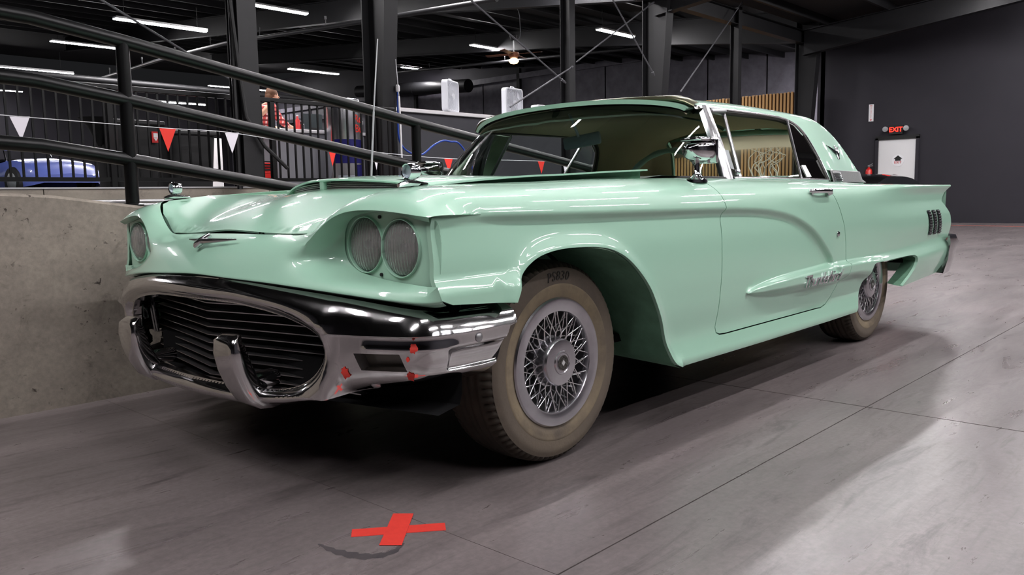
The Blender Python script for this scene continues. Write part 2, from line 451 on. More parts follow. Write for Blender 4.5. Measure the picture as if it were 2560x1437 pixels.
# plaid: two crossed wave bands
nt = MATS['plaid'].node_tree; tc = nt.nodes.new('ShaderNodeTexCoord'); prev = None
for d, c in (('X', srgb(214,176,170)), ('Z', srgb(110,30,34))):
    wv = nt.nodes.new('ShaderNodeTexWave'); wv.bands_direction = d; wv.inputs['Scale'].default_value = 5; nt.links.new(tc.outputs['Object'], wv.inputs[0])
    r = nt.nodes.new('ShaderNodeValToRGB'); r.color_ramp.elements[0].position = .62; r.color_ramp.elements[1].position = .72; nt.links.new(wv.outputs['Fac'], r.inputs[0])
    mx = nt.nodes.new('ShaderNodeMix'); mx.data_type = 'RGBA'; nt.links.new(r.outputs[0], mx.inputs[0]); mx.inputs[7].default_value = c
    if prev: nt.links.new(prev.outputs[2], mx.inputs[6])
    else: mx.inputs[6].default_value = srgb(186,66,62)
    prev = mx
nt.links.new(prev.outputs[2], nt.nodes['Principled BSDF'].inputs['Base Color'])

mat('chrome_trim', (.74,.74,.76,1), rough=.17, metal=1)
mat('emblem_diamond', srgb(205,205,205), rough=.4, metal=.5)
mat('mud_ring', srgb(132,119,98), rough=.85, spec=.2, noise=(6,.20,srgb(88,80,72)), bump=(60,.1))
mat('sail_plate', srgb(128,128,128), rough=.45, metal=.35, noise=(40,.2,srgb(104,104,104),(1,.1,8)))
mat('lettering', srgb(48,45,42), rough=.8)
mat('scuff', srgb(58,55,58), rough=.5, noise=(30,.2,srgb(76,70,71)))
mat('aerial', srgb(196,196,200), rough=.3, metal=.4)
# ================================================================== the building
def struct(mb, name, m, parent=None, **k):
    return mb.put(name, m, parent, kind=None if parent else 'structure', **k)
FL = struct(MB().box((-3.5,4,-.06),(36,21,.10)), 'floor', 'joint')
jx = [-21.5,-18.6,-16.45,-14.3,-12.15,-10,-7.85,-5.7,-3.54,-1.34,.65,2.8,4.95,7.1,9.3,11.5,14.5]; jy = [-6.5,-3.2,1.38,5.95,10.5,14.5]
gx = [.0075 if abs(x+1.34) < .01 else .0022 for x in jx]; gy = [.0022,.0022,.0045,.0045,.0045,.002]
for i in range(len(jx)-1):
    for j in range(len(jy)-1):
        x0, x1, y0, y1 = jx[i]+gx[i]/2, jx[i+1]-gx[i+1]/2, jy[j]+gy[j]/2, jy[j+1]-gy[j+1]/2
        struct(MB().box(((x0+x1)/2,(y0+y1)/2,-.01),(x1-x0,y1-y0,.02)), 'slab', 'floor_slab', FL)
sc_ = crom([(.92,.80),(.915,.88),(.885,.955),(.83,.985),(.77,.965)], 24); n_ = np.gradient(sc_, axis=0); n_ = np.stack([-n_[:, 1], n_[:, 0]], 1)/np.linalg.norm(n_, axis=1)[:, None]
w_ = np.sin(np.linspace(.15, math.pi-.15, 24))*.016*(1+.3*np.sin(np.arange(24)*2.1))
struct(MB().grid([[(p[0]+q[0]*w*e, p[1]+q[1]*w*e, .0006) for e in (-1,1)] for p, q, w in zip(sc_, n_, w_)]), 'scuff_mark', 'scuff', FL)
# ramp with its cast retaining wall beside the car
def topz(x): return float(np.interp(x, [-5.2,-1.35,.42,.80,1.0,2.2,4.6], [.02,.585,.868,.922,.935,.94,.94]))
xs = [-5.2,-3,-1.35,-.4,.42,.65,.80,.92,1.05,2.2,4.6]
G = [[(x,-1.28,0),(x,-1.28,topz(x)-.012),(x,-1.292,topz(x)),(x,-1.478,topz(x)),(x,-1.49,topz(x)-.012),(x,-1.49,0)] for x in xs]
mb = MB().grid(G); mb.add(G[-1], [(0,1,2,3,4,5)]); mb.add(G[0], [(5,4,3,2,1,0)])
struct(mb, 'wall_ramp', 'ramp_concrete', autosmooth=20)
struct(MB().grid([[(x,-1.49,topz(x)-.10),(x,-3.0,topz(x)-.10)] for x in xs]).grid([[(x,-3.0,topz(x)-.10),(x,-3.0,0)] for x in xs]), 'floor_ramp', 'pale_concrete')
# raised floor (dock height) behind
mb = MB().box((-9,-30.9,.515),(42,49.96,1.03))
PF = struct(mb, 'floor_raised', 'platform_floor')
for k, x in enumerate(np.arange(6.4,-24,-2.35)):
    struct(MB().box((x-1.17,-5.885,.965 if k % 2 else .967),(2.342,.05,.118),bev=.003), 'edge_block', 'pale_concrete', PF)
struct(MB().box((-9,-5.875,1.025),(42,.06,.016)), 'edge_angle', 'galv', PF)
struct(MB().box((-9,-5.88,.44),(42,.03,.88)), 'dock_face', 'pale_concrete', PF)
for z, m in ((.893,'galv'),(.855,'galv')):
    struct(MB().tube([(12,-5.80,z),(-20,-5.80,z)], .016, 8), 'conduit', m, PF, autosmooth=40)
# walls
WD = struct(MB().box((-21.15,4,3.6),(.3,22,7.3)), 'wall_rear', 'wall_black')
struct(MB().box((-3.5,14.6,3.6),(36,.3,7.3)), 'wall_left', 'wall_black')
struct(MB().box((14.6,4,3.6),(.3,21,7.3)), 'wall_front', 'wall_black')
WF = struct(MB().box((-29.3,-31,4.6),(.3,50,8.5)), 'wall_far', 'wall_black')
for k, y in enumerate(np.arange(-7.3,-52,-2.6)):
    struct(MB().box((-29.10,y-1.3,4.3),(.10,2.52,5.0),bev=.02), 'panel', 'wall_panel', WF)
    if k % 3 == 1: struct(MB().box((-28.97,y-.01,4.3),(.16,.20,5.6)), 'stud', 'steel_black', WF)
struct(MB().box((-28.95,-31,6.72),(.12,50,.26)), 'girt', 'wall_panel', WF)
struct(MB().box((-25,-6.98,4.4),(8,.2,7)), 'wall_corner', 'wall_black')
struct(MB().box((-8,-56,4.6),(44,.3,9)), 'wall_right', 'wall_black')
struct(MB().box((12,-31,4.6),(.3,50,9)), 'wall_side', 'wall_black')
# roofs: both rise away from the eave beam on the column line
def roofz(y): return 4.98+.085*(y+6.9) if y >= -6.9 else 4.98-.088*(y+6.9)
for nm, ya, yb in (('ceiling_car_bay',-6.9,14.6),('ceiling_raised',-56,-6.9)):
    x0, x1 = (-21.2,14.6) if ya > -10 else (-29.3,12)
    ups = .22 if ya > -10 else .75
    z0, z1 = roofz(ya)+ups, roofz(yb)+ups
    R = struct(MB().add([(x0,ya,z0),(x1,ya,z0),(x1,yb,z1),(x0,yb,z1),(x0,ya,z0+.05),(x1,ya,z0+.05),(x1,yb,z1+.05),(x0,yb,z1+.05)], [(0,1,2,3),(7,6,5,4),(0,4,5,1),(1,5,6,2),(2,6,7,3),(3,7,4,0)]), nm, 'roof_deck')
    for y in np.arange(max(ya, -38)+.7, yb-.3, 1.5):       # purlins run along the building
        struct(MB().box(((x0+x1)/2,y,roofz(y)+ups-.10),(x1-x0-.4,.07,.20)), 'purlin', 'steel_black', R)
    for x in (-5.42,-12.42,-19.4,1.6,8.6):                # frame rafters
        if ya > -10: P = [(-6.8,.62),(0,.42),(14,.42)]
        else: P = [(-7.0,.80),(-14,.60),(-38,.60)]
        mb = MB()
        for (y, d), (y2, d2) in zip(P[:-1], P[1:]):
            za, zb_ = roofz(y)+ups-.2, roofz(y2)+ups-.2
            V = [(x+sx,yy,zz) for yy, zz in ((y,za),(y,za-d),(y2,zb_-d2),(y2,zb_)) for sx in (-.012,.012)]
            mb.add(V, [(0,2,4,6),(1,7,5,3),(0,1,3,2),(2,3,5,4),(4,5,7,6),(6,7,1,0)])
            for o in (0, 1):
                A = (za-(d if o else 0)); B = (zb_-(d2 if o else 0))
                V = [(x+sx,yy,zz+t) for yy, zz in ((y,A),(y2,B)) for sx in (-.10,.10) for t in (-.012,.012)]
                mb.add(V, [(0,1,3,2),(4,6,7,5),(0,4,5,1),(2,3,7,6),(0,2,6,4),(1,5,7,3)])
        struct(mb, 'rafter', 'steel_black', R)
# columns on the line between the two bays
def tapered(x, lab):
    t = thing('steel_column', lab, 'column', (x,-6.75,0), 'steel columns of the hall')
    mb = MB(); z0, z1 = 1.03 if True else 0, 5.4; w0, w1 = .30, .62
    mb.add([(-.01,-.3,z0),(.01,-.3,z0),(.01,-.3+w0,z0),(-.01,-.3+w0,z0),(-.01,-.3,z1),(.01,-.3,z1),(.01,-.3+w1,z1),(-.01,-.3+w1,z1)], [(0,3,2,1),(4,5,6,7),(0,1,5,4),(1,2,6,5),(2,3,7,6),(3,0,4,7)])
    mb.put('web', 'steel_black', t)
    MB().box((0,-.31,(z0+z1)/2),(.24,.02,z1-z0)).put('flange', 'steel_black', t)
    ang = math.atan((w1-w0)/(z1-z0))
    MB().box((0,-.3+(w0+w1)/2,(z0+z1)/2),(.24,.02,(z1-z0)/math.cos(ang)),rot=(-ang,0,0)).put('flange', 'steel_black', t)
    MB().box((0,-.1,1.04),(.30,.5,.02)).put('base_plate', 'steel_black', t)
def slim(x, y, lab, w=.16, d=.20):
    t = thing('steel_post', lab, 'column', (x,y,0), 'steel columns of the hall')
    MB().box((0,0,3.06),(.012,d,4.06)).put('web', 'steel_black', t)
    for s in (-1, 1): MB().box((0,s*d/2,3.06),(w,.014,4.06)).put('flange', 'steel_black', t)
    return t
tapered(-5.42, 'black tapered steel column behind the car aerial'); tapered(-12.42, 'black tapered steel column rising behind the rear of the car roof'); tapered(-19.6, 'black steel column in the corner beside the wood slat wall')
slim(-9.70,-6.9, 'slim black steel post above the middle of the car roof'); slim(-15.9,-6.9, 'slim black steel post left of the wood slat wall')
p = slim(-2.60,-5.60, 'black steel post with conduit in front of the baluster fence', .22, .22)
MB().tube([(.14,.05,1.0),(.14,.05,5.05)], .03, 8).put('conduit', 'pipe_black', p, autosmooth=40)
MB().tube([(.20,.1,4.9),(.18,.1,3.0),(.12,.12,2.2),(.08,.14,1.75),(-.10,.18,1.45),(-.35,.2,1.22)], .022, 8).put('cable', 'rubber_black', p, autosmooth=40)
b = struct(MB().box((-3.5,-6.9,4.86),(36,.012,.32)).box((-3.5,-6.9,5.02),(36,.2,.014)).box((-3.5,-6.9,4.70),(36,.2,.014)), 'trim_1', 'steel_black')
# ================================================================== lamps
mat('tube_light', (1,1,1,1), emis=(1,.965,.985,1), estr=STRIP_LIGHT)
mat('tube_far', (1,1,1,1), emis=(1,.965,.985,1), estr=STRIP_LIGHT_FAR)
mat('lamp_body', srgb(190,190,190), rough=.5)
def strip_lamp(x0, x1, y, z, lab, m, group, w=.11):
    if m == 'tube_far': w = .20
    t = thing('strip_lamp', lab, 'lamp', ((x0+x1)/2,y,z), group)
    L = abs(x1-x0)
    MB().box((0,0,.055),(L,w+.05,.05),bev=.01).put('housing', 'lamp_body', t)
    mb = MB()
    n = 10
    prof = [(w/2*math.cos(a), .03-.035*math.sin(a)) for a in np.linspace(0, math.pi, n)]
    mb.prism(prof, -L/2, L/2, axis=0)
    mb.put('tube', m, t, autosmooth=50)
    for s in (-.4,.4): MB().tube([(s*L,0,.08),(s*L,0,.6)], .006, 5).put('hanger', 'pipe_black', t)
    return t
# ================================================================== the car
KL = .015                       # the parked car leans a little to its right
ROOT = np.array([-1.65, 0, 0])
CAR = thing('car', 'mint green two-door hardtop car with chrome front bumper and wire wheel covers', 'car', tuple(ROOT))
def cpart(name, V, F, m, N=None, parent=None, mirror=False, smooth=True, lean=True, **k):
    V = np.array(V, float).copy(); F = [tuple(f) for f in F]
    if N is not None: N = np.array(N, float).copy()
    if mirror:
        V[:, 1] *= -1; F = [f[::-1] for f in F]
        if N is not None: N[:, 1] *= -1
    if lean: V[:, 2] += KL*V[:, 1]
    V -= ROOT
    return put(name, V, F, m, parent or CAR, smooth=smooth, N=N, **k)
def both(name, VFN, m, parent=None, **k):
    V, F, N = VFN
    return [cpart(name, V, F, m, N, parent, mi, **k) for mi in (False, True)]
def cmb(mb, name, m, parent=None, mirror=False, autosmooth=40, lean=True, **k):
    V = np.array(mb.V, float)
    bm = bmesh.new(); vs = [bm.verts.new(v) for v in V]
    for f in mb.F:
        try: bm.faces.new([vs[i] for i in f])
        except ValueError: pass
    bmesh.ops.recalc_face_normals(bm, faces=bm.faces); bm.verts.index_update()
    F = [[v.index for v in f.verts] for f in bm.faces]; bm.free()
    return cpart(name, V, F, m, None, parent, mirror, smooth=False, lean=lean, autosmooth=autosmooth, **k)

# ---- side surface -------------------------------------------------
Wf = pchip([-4.25,-3.4,-2.5,-1,.3,.66], [.925,.948,.960,.964,.962,.957])
P1 = pchip([.18,.235,.27,.33,.42,.55,.68,.78,.83,.87,.92], [-.03,-.004,-.012,-.022,-.012,0,.002,-.006,-.014,-.030,-.062])
P2 = pchip([.18,.30,.45,.56,.64,.70,.75,.80,.84,.87,.92], [-.10,-.045,-.012,-.004,.004,.0,-.016,-.034,-.034,-.022,.008])
CRZ = crom([(1.0,.822),(.627,.821),(.457,.823),(.11,.817),(-.32,.813),(-.88,.808),(-1.2,.799),(-1.40,.782),(-1.562,.755),(-1.68,.72),(-1.764,.687),(-1.845,.645),(-1.911,.602),(-1.965,.565),(-2.004,.525),(-2.03,.45)], 300)
CRPOLY = np.vstack([CRZ, [(-2.03,0),(1.0,0)]])
ARCH = crom([(.352,.570),(.336,.600),(.309,.641),(.273,.671),(.21,.696),(.106,.709),(-.057,.705),(-.166,.684),(-.258,.637),(-.356,.550),(-.433,.440),(-.487,.335),(-.530,.252),(-.575,.226)], 130)
SPU = pchip([-1.108,-1.15,-1.2,-1.33,-1.574,-2.144,-2.923,-3.9,-4.2], [.447,.463,.474,.489,.503,.514,.510,.534,.538])
SPL = pchip([-1.108,-1.15,-1.24,-1.645,-2.125,-2.34,-2.7,-3.1,-4.2], [.447,.435,.421,.405,.402,.395,.30,.15,.10])
ZB = pchip([-4.25,-3.2,-2.5,-1,.65], [.880,.872,.855,.845,.842])
YG = pchip([-4.25,-3.6,-3,-2.4,-1.7,-.9,-.6,-.3,.075,.35,.5,.65], [.76,.76,.77,.79,.80,.80,.772,.766,.762,.757,.745,.70])
ZG = pchip([-4.25,-3.6,-3,-2.4,-1.7,-.9,-.6,-.3,.075,.35,.5,.65], [.872,.882,.902,.922,.930,.935,.933,.930,.920,.914,.908,.89])
LR = .25
def S(x, z):
    x, z = np.broadcast_arrays(np.asarray(x, float), np.asarray(z, float))
    f = sm((-2.3-x)/1.3)
    y = Wf(x) + P1(z)*(1-f) + P2(z)*f
    pts = np.stack([x, z], 1)
    k = (z > .38) & (x > -2.25); d = np.full(len(x), 1.); d[k] = segdist(pts[k], CRZ[:-1], CRZ[1:]); ins = np.zeros(len(x), bool); ins[k] = inside(pts[k], CRPOLY)
    dd = np.where(ins, d, -d)
    y = y + .004*np.exp(-(d/.035)**2) - .024*(1-.75*sm((x-.30)/.30))*sm((dd+.004)/.032)*np.exp(-np.maximum(dd, 0)/.16)*np.where(ins | (d < .01), 1, 0)*sm((z-.43)/.07)
    # the bullet-shaped spear running back over the rear wheel
    zu, zl = SPU(x), SPL(x)
    p = (zu-z)/np.maximum(zu-zl, 1e-4)
    h = .040*np.clip((-1.108-x)/.30, 0, 1)**.55
    h = h*(1-.35*sm((-3.4-x)/.8))
    f2 = sm((-2.25-x)/.5)
    prof = sm((p+.03)/.22)*(1-sm((p-.55)/.45)*(1-f2) - f2*.6*sm((p-.5)/.7))
    y = y + np.where((x < -1.108), h*np.clip(prof, 0, 1), 0)
    # rolled lip of the front wheel opening and flared skirt ahead of it
    k = (x < .5) & (x > -.75) & (z < .82); da = np.full(len(x), 1.); da[k] = segdist(pts[k], ARCH[:-1], ARCH[1:])
    y = y + .016*np.exp(-(da/.030)**2)
    y = y + .022*sm((.668-z)/.055)*sm((x-.30)/.04)
    return y
def side(x, w, off=0.):
    x = np.asarray(x, float); w = np.asarray(w, float)
    zb = ZB(x); z = np.minimum(w, zb)
    y = S(x, z)
    t = np.clip((w-zb)/LR, 0, 1)
    y0 = y; f = sm((-2.3-x)/1.3); g = lambda q: P1(q)*(1-f)+P2(q)*f; dy = (g(zb)-g(zb-.002))/.002
    yg, zg = YG(x), ZG(x); dist = np.hypot(y0-yg, zb-zg)
    m0 = np.stack([dy, np.ones_like(dy)], 1); m0 /= np.linalg.norm(m0, axis=1)[:, None]; m0 *= dist[:, None]*1.0
    m1 = np.stack([-dist*1.0, dist*.10*np.ones_like(dist)], 1)
    h00, h10, h01, h11 = 2*t**3-3*t*t+1, t**3-2*t*t+t, -2*t**3+3*t*t, t**3-t*t
    Y = h00*y0+h10*m0[:, 0]+h01*yg+h11*m1[:, 0]; Z = h00*zb+h10*m0[:, 1]+h01*zg+h11*m1[:, 1]
    k = w > zb
    return np.stack([x, np.where(k, Y, y)-off, np.where(k, Z, z)-off*.5], 1)
def wt(x): return float(ZB(x))+LR
DOORF = [(-.882,None),(-.893,1.0),(-.905,.92),(-.917,.858),(-.926,.812),(-.915,.79),(-.904,.765),(-.897,.684),(-.890,.524),(-.880,.38),(-.872,.335),(-.880,.311),(-.905,.301)]
DOORR = [(-1.915,.297),(-1.975,.307),(-2.039,.336),(-2.10,.385),(-2.150,.44),(-2.183,.52),(-2.168,.61),(-2.145,.69),(-2.10,.775),(-2.045,.85),(-2.0,.92),(-1.965,1.0),(-1.945,None)]
DOORF = [(x, wt(x) if z is None else z) for x, z in DOORF]; DOORR = [(x, wt(x) if z is None else z) for x, z in DOORR]
TAIL = [(-4.150,.890),(-4.075,.850),(-4.020,.815),(-4.000,.785),(-4.055,.740),(-4.105,.690),(-4.118,.640),(-4.110,.590),(-4.085,.547),(-4.02,.528),(-4.055,.50),(-4.03,.44),(-3.95,.37),(-3.83,.320)]
ROPEN = [(-3.085,.296),(-3.12,.312),(-3.20,.348),(-3.262,.39),(-3.288,.43),(-3.28,.462),(-3.25,.474),(-3.18,.476),(-2.54,.478),(-2.505,.470),(-2.485,.445),(-2.43,.345),(-2.385,.25),(-2.362,.226)]
topF = [(x, wt(x)) for x in np.linspace(.45, -.882, 24)]
topR = [(x, wt(x)) for x in np.linspace(-1.945, -4.150, 40)]
body_poly = topF + DOORF[1:] + [(x, .298) for x in np.linspace(-.95, -1.87, 10)] + DOORR[:-1] + topR + TAIL + ROPEN + [(-2.0,.222),(-1.3,.221),(-.62,.223)] + list(map(tuple, ARCH[::-1])) + [(.45,.578),(.590,.588),(.632,.604),(.638,.640),(.634,.700),(.634,.800),(.630,.820),(.54,.824),(.45,.832)]
def offs(P, ds):
    t = np.gradient(P, axis=0); n = np.stack([-t[:, 1], t[:, 0]], 1); n /= np.linalg.norm(n, axis=1)[:, None]
    return np.vstack([P+n*d for d in ds])
xs_ = np.arange(-1.12, -4.05, -.014)
feat = [offs(ARCH, [sg*k for k in (.007,.015,.023,.032,.042,.053) for sg in (-1,1)]), offs(CRZ[16:], np.arange(-.024,.056,.008)), np.vstack([np.stack([xs_, SPU(xs_)-k*(SPU(xs_)-SPL(xs_))], 1) for k in (-.06,0,.06,.12,.18,.26,.36,.5,.62,.74,.86,.98,1.06)])]
both('side_panel', sheet(side, body_poly, step=.022, flange=.016, lines=feat, eps=.004), 'paint')
door_poly = DOORF + [(x, .298) for x in np.linspace(-.95, -1.87, 10)] + DOORR
door_poly = shrink(resample(door_poly, .02), .005)
DOORS = both('door', sheet(side, door_poly, step=.016, flange=.016, lines=feat, eps=.004), 'paint')
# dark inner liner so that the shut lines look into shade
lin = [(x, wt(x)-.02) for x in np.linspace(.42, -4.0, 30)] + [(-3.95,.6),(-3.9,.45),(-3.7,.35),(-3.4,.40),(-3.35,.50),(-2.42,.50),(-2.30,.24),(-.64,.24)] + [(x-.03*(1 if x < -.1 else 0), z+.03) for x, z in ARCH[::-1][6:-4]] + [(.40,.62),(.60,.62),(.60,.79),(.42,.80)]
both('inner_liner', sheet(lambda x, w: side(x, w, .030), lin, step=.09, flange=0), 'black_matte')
# ---- front wheel housings: the green inner walls behind the wheels
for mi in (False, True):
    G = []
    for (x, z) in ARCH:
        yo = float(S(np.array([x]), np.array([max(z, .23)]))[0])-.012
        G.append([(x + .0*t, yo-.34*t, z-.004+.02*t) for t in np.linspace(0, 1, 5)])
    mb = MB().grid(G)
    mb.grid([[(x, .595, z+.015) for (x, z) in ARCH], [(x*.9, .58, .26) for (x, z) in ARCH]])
    cmb(mb, 'wheel_housing', 'paint_dark', mirror=mi)
# rear housings
for mi in (False, True):
    P = [(-2.30,.25),(-2.42,.50),(-2.55,.66),(-2.9,.72),(-3.2,.64),(-3.33,.46),(-3.30,.42)]
    mb = MB().grid([[(x, .90, z), (x, .62, z)] for x, z in P]); mb.grid([[(x, .62, z) for x, z in P[1:-1]], [(x, .62, .46) for x, z in P[1:-1]]])
    cmb(mb, 'rear_wheel_housing', 'black_matte', mirror=mi)
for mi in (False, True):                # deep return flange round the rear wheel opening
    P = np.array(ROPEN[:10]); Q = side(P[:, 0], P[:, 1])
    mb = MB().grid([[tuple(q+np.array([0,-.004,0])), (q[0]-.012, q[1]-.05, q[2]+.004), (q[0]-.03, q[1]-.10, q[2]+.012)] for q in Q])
    cmb(mb, 'skirt_return', 'paint_dark', mirror=mi)
# ---- underbody
mb = MB()
mb.box((-1.45,0,.275),(1.75,1.74,.06)).box((.05,0,.36),(1.3,1.05,.10)).box((-3.25,0,.53),(1.6,1.1,.10)).box((-3.5,0,.60),(1.0,1.70,.04)).box((-.05,0,.70),(1.05,1.0,.30)).box((-2.87,0,.333),(.12,1.3,.12)).box((0,0,.30),(.12,1.3,.08))
cmb(mb, 'underbody', 'black_matte', autosmooth=0.1)
# ---- hood ----------------------------------------------------------
HC_ = pchip([.72,.70,.6,.5,.4,.3,.1,-.3,-.9], [.776,.786,.834,.872,.901,.922,.940,.955,.974])
HV_ = pchip([.72,.70,.6,.5,.4,.3,.1,-.3,-.9], [.764,.772,.808,.841,.869,.893,.920,.943,.965])
HE_ = pchip([.72,.664,.648,.61,.56,.45,.34,.15,-.15,-.38,-.66,-.9], [.760,.776,.846,.893,.905,.915,.924,.931,.940,.950,.960,.966])
YE_ = pchip([.72,.68,.664,.648,.61,.56,.45,0,-.66,-.9], [.42,.44,.475,.585,.672,.722,.755,.757,.765,.77])
def hood(x, y, lift=0.):
    q = np.abs(y)/YE_(x); zc, zv, ze = HC_(x), HV_(x), HE_(x)
    z = zc+(zv-zc)*sm(q/.70)+(ze-zv)*np.clip((q-.45)/.55, 0, 1.1)**2
    z = z + .009*(y/.75)*sm((.45-x)/.5) + lift
    return np.stack([x, y, z], 1)
edge = [(.664,.452),(.656,.505),(.642,.585),(.604,.664),(.553,.715),(.45,.744),(.34,.749),(.15,.751),(-.15,.753),(-.38,.757),(-.60,.762),(-.665,.760),(-.675,.735)]
fr = [(.689-.026*(y/.44)**2, y) for y in np.linspace(-.42,.42,15)]
rear = [(-.585-.09*(abs(y)/.73)**3, y) for y in np.linspace(.71,-.71,21)]
hp = fr + [(x, y) for x, y in edge] + rear + [(x, -y) for x, y in edge[::-1]]
V, F, N = sheet(hood, hp, step=.024, flange=.006, toward=(0,0,1))
HOOD = cpart('hood', V, F, 'paint', N)
# hood side skirts that show where the lid stands a little proud
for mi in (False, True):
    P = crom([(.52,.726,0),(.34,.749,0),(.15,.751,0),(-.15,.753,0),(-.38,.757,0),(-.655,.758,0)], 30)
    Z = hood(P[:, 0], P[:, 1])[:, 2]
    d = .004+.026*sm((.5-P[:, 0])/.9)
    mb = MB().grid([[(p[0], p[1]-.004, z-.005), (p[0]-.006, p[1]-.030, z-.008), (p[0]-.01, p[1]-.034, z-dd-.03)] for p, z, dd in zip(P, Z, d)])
    cmb(mb, 'hood_side', 'paint_dark', mirror=mi, parent=HOOD)  # darker green puts the shadow under the lid into the colour
# cowl and firewall top under the rear edge of the hood
mb = MB().grid([[(x0, y, z0) for y in np.linspace(-.80,.80,17)] for x0, z0 in ((-.50,.905),(-.66,.925),(-.78,.930),(-1.0,.925))])
cmb(mb, 'cowl', 'paint')
mb = MB(); mb.box((-.2,0,.80),(1.3,1.46,.04)).box((.50,0,.70),(.25,1.1,.06))
cmb(mb, 'engine_bay_light_block', 'black_matte')  # dark boxes added so that no light leaks through the hood gaps
# ---- hood scoop -----------------------------------------------------
SX = lambda y: .315-.10*(np.abs(y)/.36)**1.5
def scoop_top(y, t):
    """t: 0 at the mouth, 1 at the cowl"""
    x = SX(y)*(1-t)+(-.55)*t; a = np.abs(y)/.37
    hz = hood(np.atleast_1d(x), np.atleast_1d(y))[:, 2]
    rise = (.036-.014*a**2)*(1-t)**.8+.006*(1-t)
    return np.stack([np.atleast_1d(x), np.atleast_1d(y), hz+rise*np.sqrt(np.clip(1.02-a**6, 0, 1))], 1)
def hz1(x, y): return float(hood(np.array([x]), np.array([y]))[0, 2])
ys = np.linspace(-.40,.40,49); G = []
for y in ys:
    a = min(1, abs(y)/.40); e = math.sqrt(max(0, 1-a**8))
    row = []
    for t in np.linspace(0, 1, 25):
        x = float(SX(y))*(1-t)-.56*t+.012*(1-e)
        row.append((x, y, hz1(x, y)-.004+(.042-.016*a*a)*(1-t)**.75*e+.001))
    G.append(row)
mb = MB().grid(G)
lip = []
for i, y in enumerate(ys):            # thick front lip turning down into the mouth
    p = G[i][0]; lip.append([p, (p[0]+.006, p[1], p[2]-.004), (p[0]+.004, p[1], p[2]-.009), (p[0]-.05, p[1], p[2]-.009)])
mb.grid(lip)
for s in (-1, 1):                      # flanks and centre post of the mouth
    y = s*.375; x = float(SX(y)); z = hz1(x, y); mb.box((x-.03, y, z+.006), (.07,.05,.022), bev=.004)
mb.box((.295,0,hz1(.30,0)+.014),(.045,.026,.036), bev=.004)
SCOOP = cmb(mb, 'hood_scoop', 'paint', autosmooth=50, parent=HOOD)
mb = MB().grid([[(float(SX(y))-.03, y, hz1(float(SX(y)), y)-.01), (float(SX(y))-.03, y, hz1(float(SX(y)), y)+.032)] for y in np.linspace(-.35,.35,15)])
cmb(mb, 'scoop_mouth', 'black_matte', parent=HOOD)
for k in range(4):
    for s in (-1, 1):
        P = [(float(SX(y))-.012, y*s, hz1(float(SX(y)), y)+.003+.0068*k*(1-.25*y/.36)) for y in np.linspace(.015,.345,9)]
        cmb(MB().tube(P, .0022, 6), 'scoop_bar', 'chrome_dull', parent=HOOD)
# ---- front clip: subdivided cage ------------------------------------
xl = lambda y: .83-.17*(abs(y)/.95)**2.2
zl = lambda y: float(np.interp(abs(y), [0,.4,.55,.75,.95], [.657,.642,.631,.612,.592]))
ltop = lambda y: (xl(y)-.012, y, zl(y)+.024)
L0 = [(.64,y,z) for y, z in [(.950,.809),(.89,.818),(.80,.837),(.69,.838),(.612,.828),(.58,.788),(.575,.735),(.592,.69),(.655,.665),(.765,.650),(.86,.643),(.936,.639)]]
L2 = [(.655,.965,.822),(.666,.91,.829),(.678,.81,.842),(.696,.705,.846),(.707,.637,.836),(.719,.576,.803),(.732,.523,.758),(.750,.480,.708), ltop(.55), ltop(.70), ltop(.83), ltop(.945)]
L1 = []
for i, (a, b) in enumerate(zip(L0, L2)):
    m = [(a[k]+b[k])/2 for k in range(3)]
    if 2 <= i <= 7: m = [a[0]+.016, a[1]*.45+b[1]*.55, a[2]*.45+b[2]*.55]
    if i >= 8: m[2] += .001
    L1.append(tuple(m))
HCn = (.676,.458,.777)
L3 = [(.625,.967,.826),(.648,.905,.856),(.658,.80,.874),(.668,.70,.883),(.677,.625,.866),(.689,.56,.829), HCn]
L4 = [(.55,.9685,.826),(.56,.915,.870),(.56,.83,.895),(.56,.730,.904),(.613,.676,.893),(.650,.590,.850)]
L5 = [(.45,.9675,.828),(.45,.92,.870),(.45,.85,.898),(.45,.757,.912)]
tuck = [(.652,.940,.817),(.62,.938,.820),(.55,.938,.820),(.45,.938,.822)]
Y4 = [0,.15,.30,.40]
nose = []
for y in Y4:
    b = (y/.44)**2
    nose.append([(.702-.026*b, y, .779-.008*b), (.766-.035*b, y, .757-.004*b), (.802-.032*b, y, .706), ltop(y)])
ylip = Y4+[.55,.70,.83,.945]
lipE = [(xl(y), y, zl(y)) for y in ylip]+[(.628,.982,.598)]
lipU = [(xl(y)-.045, y, zl(y)-.014) for y in ylip]+[(.60,.965,.586)]
endT = (.640,.975,.640)
cv = []; cf = []; crease = {}
def cadd(P): cv.append(P); return len(cv)-1
